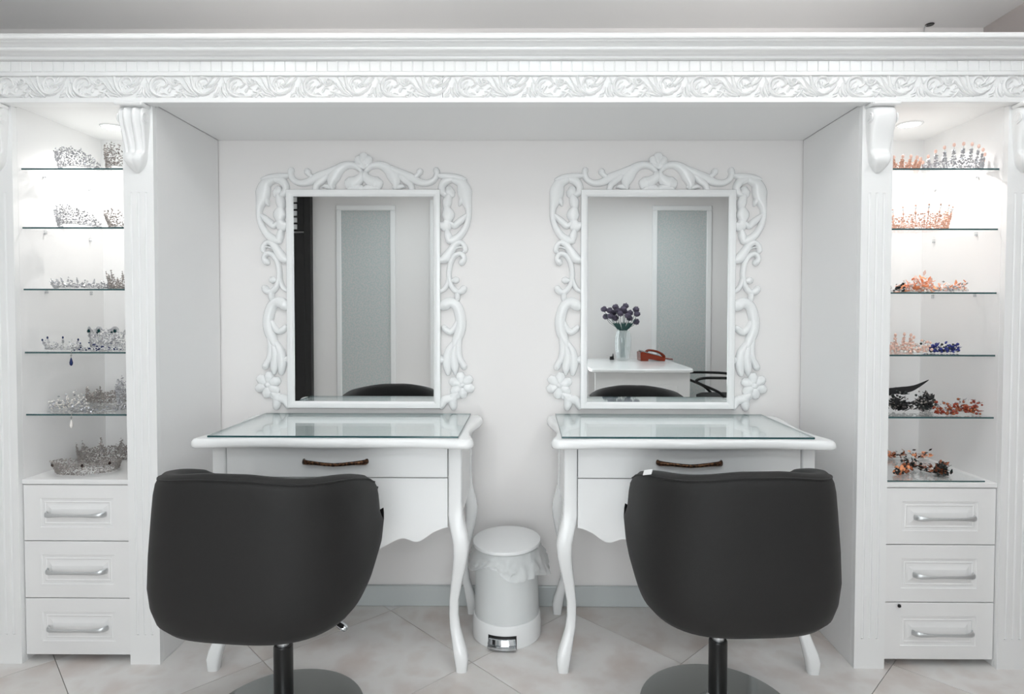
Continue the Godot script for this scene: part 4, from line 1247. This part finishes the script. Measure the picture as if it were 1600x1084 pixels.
	tiara("crown", "tall crystal crown at the back of the drawer top near the pilaster", g, Vector3(-1.405, Y[5], 0.11), -0.2, {"span": 0.11, "bow": 0.05, "h": 0.105, "h0": 0.05, "full": true, "lean": 0.05, "n": 9, "style": "lace", "seed": 35, "stone": mats.crystal_smoke, "gem": 0.0042, "step": 0.007})
	vine("crystal_rosette", "round crystal rosette crown by the pilaster on the drawer top", "crown", g, Vector3(-1.39, Y[5], 0.25), ring(0.036, 0.045), 0.018, 0.02, 220, [["crystals", mats.crystal_smoke, "gem", 0.006], ["clear_stones", mats.crystal, "gem", 0.0045]], 33)
	# right cabinet
	var r := "coloured hairpieces on the right shelves"
	var Z := [1.6603, 1.4623, 1.2513, 1.0433, 0.8353, 0.6235]
	tiara("tiara", "rose wire tiara beside the right pilaster, top glass shelf", r, Vector3(1.275, Z[0], 0.30), 0.2, {"span": 0.15, "bow": 0.06, "h": 0.044, "h0": 0.030, "pw": 0.5, "lean": 0.3, "n": 9, "style": "stalks", "seed": 41, "wire": mats.rose_gold, "stone": mats.rose_gold, "accent": mats.pearl_pink})
	tiara("tiara", "tall pearl stalk tiara on the top right glass shelf", r, Vector3(1.458, Z[0], 0.315), -0.15, {"span": 0.185, "bow": 0.07, "h": 0.078, "h0": 0.022, "pw": 0.8, "lean": 0.15, "n": 11, "style": "stalks", "seed": 43, "wire": mats.brushed_silver, "stone": mats.crystal, "accent": mats.pearl_pink})
	tiara("crown", "rose gold crown of upright bars on the second right shelf", r, Vector3(1.36, Z[1], 0.29), 0.2, {"span": 0.19, "bow": 0.08, "h": 0.066, "h0": 0.050, "full": true, "lean": 0.2, "n": 17, "style": "bars", "seed": 45, "wire": mats.rose_gold, "stone": mats.rose_gold, "accent": mats.brushed_silver, "step": 0.0065})
	vine("flower_headpiece", "peach organza flower headpiece on the third right shelf", "headpiece", r, Vector3(1.35, Z[2], 0.30), [Vector3(-0.05, 0.006, 0.0), Vector3(0.0, 0.008, 0.02), Vector3(0.05, 0.006, 0.0)], 0.024, 0.034, 190, [["petals", mats.peach_organza, "leaf", 0.010], ["pale_petals", mats.pearl_pink, "leaf", 0.008], ["pearls", mats.pearl_white, "ball", 0.0036]], 47)
	vine("pearl_hair_vine", "pearl and coral hair vine, right end of the third right shelf", "hair vine", r, Vector3(1.44, Z[2], 0.345), [Vector3(-0.06, 0.004, 0.02), Vector3(0.0, 0.004, 0.02), Vector3(0.05, 0.006, 0.0)], 0.012, 0.022, 140, [["pearls", mats.pearl_white, "ball", 0.0036], ["coral_beads", mats.peach_organza, "leaf", 0.006], ["crystals", mats.crystal, "gem", 0.004]], 49)
	vine("dark_hair_comb", "small black beaded comb beside the pilaster, third right shelf", "hair comb", r, Vector3(1.255, Z[2], 0.35), [Vector3(-0.02, 0.004, 0.0), Vector3(0.0, 0.006, 0.01), Vector3(0.025, 0.004, 0.0)], 0.010, 0.02, 40, [["black_beads", mats.black_feather, "ball", 0.004], ["smoke_stones", mats.crystal_smoke, "gem", 0.0036]], 51)
	vine("pearl_headband", "blush pearl headband beside the pilaster, fourth right shelf", "headband", r, Vector3(1.315, Z[3], 0.32), [Vector3(-0.05, 0.004, 0.01), Vector3(0.0, 0.004, 0.03), Vector3(0.065, 0.004, 0.0)], 0.018, 0.026, 240, [["blush_pearls", mats.pearl_pink, "ball", 0.0042], ["white_pearls", mats.pearl_white, "ball", 0.0036]], 53)
	tiara("tiara", "pink pearl tiara behind the blush headband, fourth right shelf", r, Vector3(1.38, Z[3], 0.13), 0.2, {"span": 0.15, "bow": 0.05, "h": 0.056, "h0": 0.024, "lean": 0.15, "n": 7, "style": "stalks", "seed": 55, "wire": mats.rose_gold, "stone": mats.pearl_pink, "accent": mats.pearl_pink})
	vine("blue_hair_vine", "navy blue beaded hair vine on the fourth right shelf", "hair vine", r, Vector3(1.445, Z[3], 0.30), [Vector3(-0.055, 0.006, -0.02), Vector3(-0.01, 0.006, 0.02), Vector3(0.055, 0.006, 0.0)], 0.012, 0.022, 190, [["navy_beads", mats.navy_bead, "ball", 0.0045], ["navy_leaves", mats.navy_bead, "leaf", 0.006], ["crystals", mats.crystal, "gem", 0.0035], ["green_beads", mats.dark_green_bead, "ball", 0.004]], 57)
	var bf := vine("black_feather_piece", "black feather headpiece beside the pilaster, fifth right shelf", "headpiece", r, Vector3(1.345, Z[4], 0.26), [Vector3(-0.06, 0.006, 0.05), Vector3(-0.02, 0.012, 0.0), Vector3(0.05, 0.006, 0.03), Vector3(0.10, 0.006, -0.02)], 0.024, 0.044, 300, [["dark_leaves", mats.black_feather, "leaf", 0.010], ["dark_beads", mats.dark_green_bead, "ball", 0.005], ["smoke_stones", mats.crystal_smoke, "gem", 0.004]], 59)
	var fm := MB.new()
	fm.sweep(curve([Vector3(-0.080, 0.070, 0.02), Vector3(-0.02, 0.074, 0.02), Vector3(0.03, 0.083, 0.01), Vector3(0.085, 0.108, 0.0)], 4), [0.010, 0.012, 0.013, 0.014, 0.014, 0.013, 0.012, 0.011, 0.009, 0.007, 0.005, 0.003, 0.0012], [0.002, 0.002, 0.002, 0.002, 0.002, 0.002, 0.002, 0.002, 0.002, 0.0018, 0.0014, 0.001, 0.001], 6, Vector3(0.0, 0.25, 1))
	part(bf, "feather", fm.done(60.0), mats.black_feather)
	vine("amber_hair_vine", "amber and copper hair vine, right end of the fifth right shelf", "hair vine", r, Vector3(1.465, Z[4], 0.33), [Vector3(-0.075, 0.006, 0.03), Vector3(-0.02, 0.005, 0.03), Vector3(0.03, 0.012, 0.01), Vector3(0.072, 0.005, 0.03)], 0.012, 0.034, 230, [["amber_beads", mats.amber_bead, "ball", 0.0046], ["amber_leaves", mats.amber_bead, "leaf", 0.006], ["copper_beads", mats.copper_bead, "ball", 0.0042], ["crystals", mats.crystal, "gem", 0.0034]], 61)
	vine("peach_pearl_comb", "peach pearl comb nearest the front edge of the glass sheet", "hair comb", r, Vector3(1.305, Z[5], 0.33), [Vector3(-0.035, 0.005, 0.02), Vector3(0.0, 0.005, -0.01), Vector3(0.03, 0.006, -0.02)], 0.012, 0.024, 90, [["peach_pearls", mats.peach_organza, "ball", 0.0055], ["black_beads", mats.dark_green_bead, "ball", 0.004], ["copper_beads", mats.copper_bead, "ball", 0.0045]], 63)
	vine("black_rose_headpiece", "black and copper leaf headpiece on the glass sheet, right side", "headpiece", r, Vector3(1.425, Z[5], 0.25), [Vector3(-0.045, 0.006, -0.04), Vector3(-0.03, 0.006, 0.03), Vector3(0.005, 0.006, 0.10), Vector3(0.02, 0.006, 0.05), Vector3(0.07, 0.008, 0.01)], 0.013, 0.022, 240, [["dark_leaves", mats.dark_green_bead, "leaf", 0.007], ["copper_leaves", mats.copper_bead, "leaf", 0.006], ["dark_beads", mats.dark_green_bead, "ball", 0.004]], 65)
	vine("blush_flower_comb", "blush flower comb at the back of the glass sheet", "hair comb", r, Vector3(1.43, Z[5], 0.10), [Vector3(-0.05, 0.006, 0.0), Vector3(0.0, 0.008, 0.0), Vector3(0.10, 0.006, 0.02)], 0.018, 0.022, 80, [["blush_petals", mats.peach_organza, "leaf", 0.009], ["copper_leaves", mats.copper_bead, "leaf", 0.007], ["dark_leaves", mats.gem_brown, "leaf", 0.007], ["pearls", mats.pearl_white, "ball", 0.004]], 67)
	vine("clear_crystal_comb", "clear crystal comb beside the pilaster on the glass sheet", "hair comb", r, Vector3(1.325, Z[5], 0.17), [Vector3(-0.02, 0.004, 0.03), Vector3(0.02, 0.004, -0.03)], 0.012, 0.014, 50, [["crystals", mats.crystal, "gem", 0.005], ["navy_beads", mats.navy_bead, "ball", 0.004]], 69)

func ring(rad: float, y: float) -> Array:   # upright ring of points
	var out := []
	for k in 13:
		var a := TAU * k / 12.0
		out.append(Vector3(cos(a) * rad, y + sin(a) * rad, sin(a) * 0.012))
	return out

func pendant(o: Node3D, p: Vector3, m: Material) -> void:
	var cm := MB.new()
	cm.tube([p + Vector3(0, 0.008, -0.03), p + Vector3(0, 0.006, -0.004), p + Vector3(0, 0.0, 0.0), p + Vector3(0, -0.02, 0.001)], 0.0009, 4)
	cm.ball(p + Vector3(0, -0.012, 0.001), Vector3(0.003, 0.003, 0.003), 7, 5)
	var c := part(o, "pendant_chain", cm.done(), mats.silver)
	var dm := MB.new(); dm.lathe([[0.0005, 0.004], [0.003, -0.004], [0.0052, -0.014], [0.0045, -0.021], [0.001, -0.025]], 10, p + Vector3(0, -0.022, 0.001))
	part(c, "drop_stone", dm.done(50.0), m)
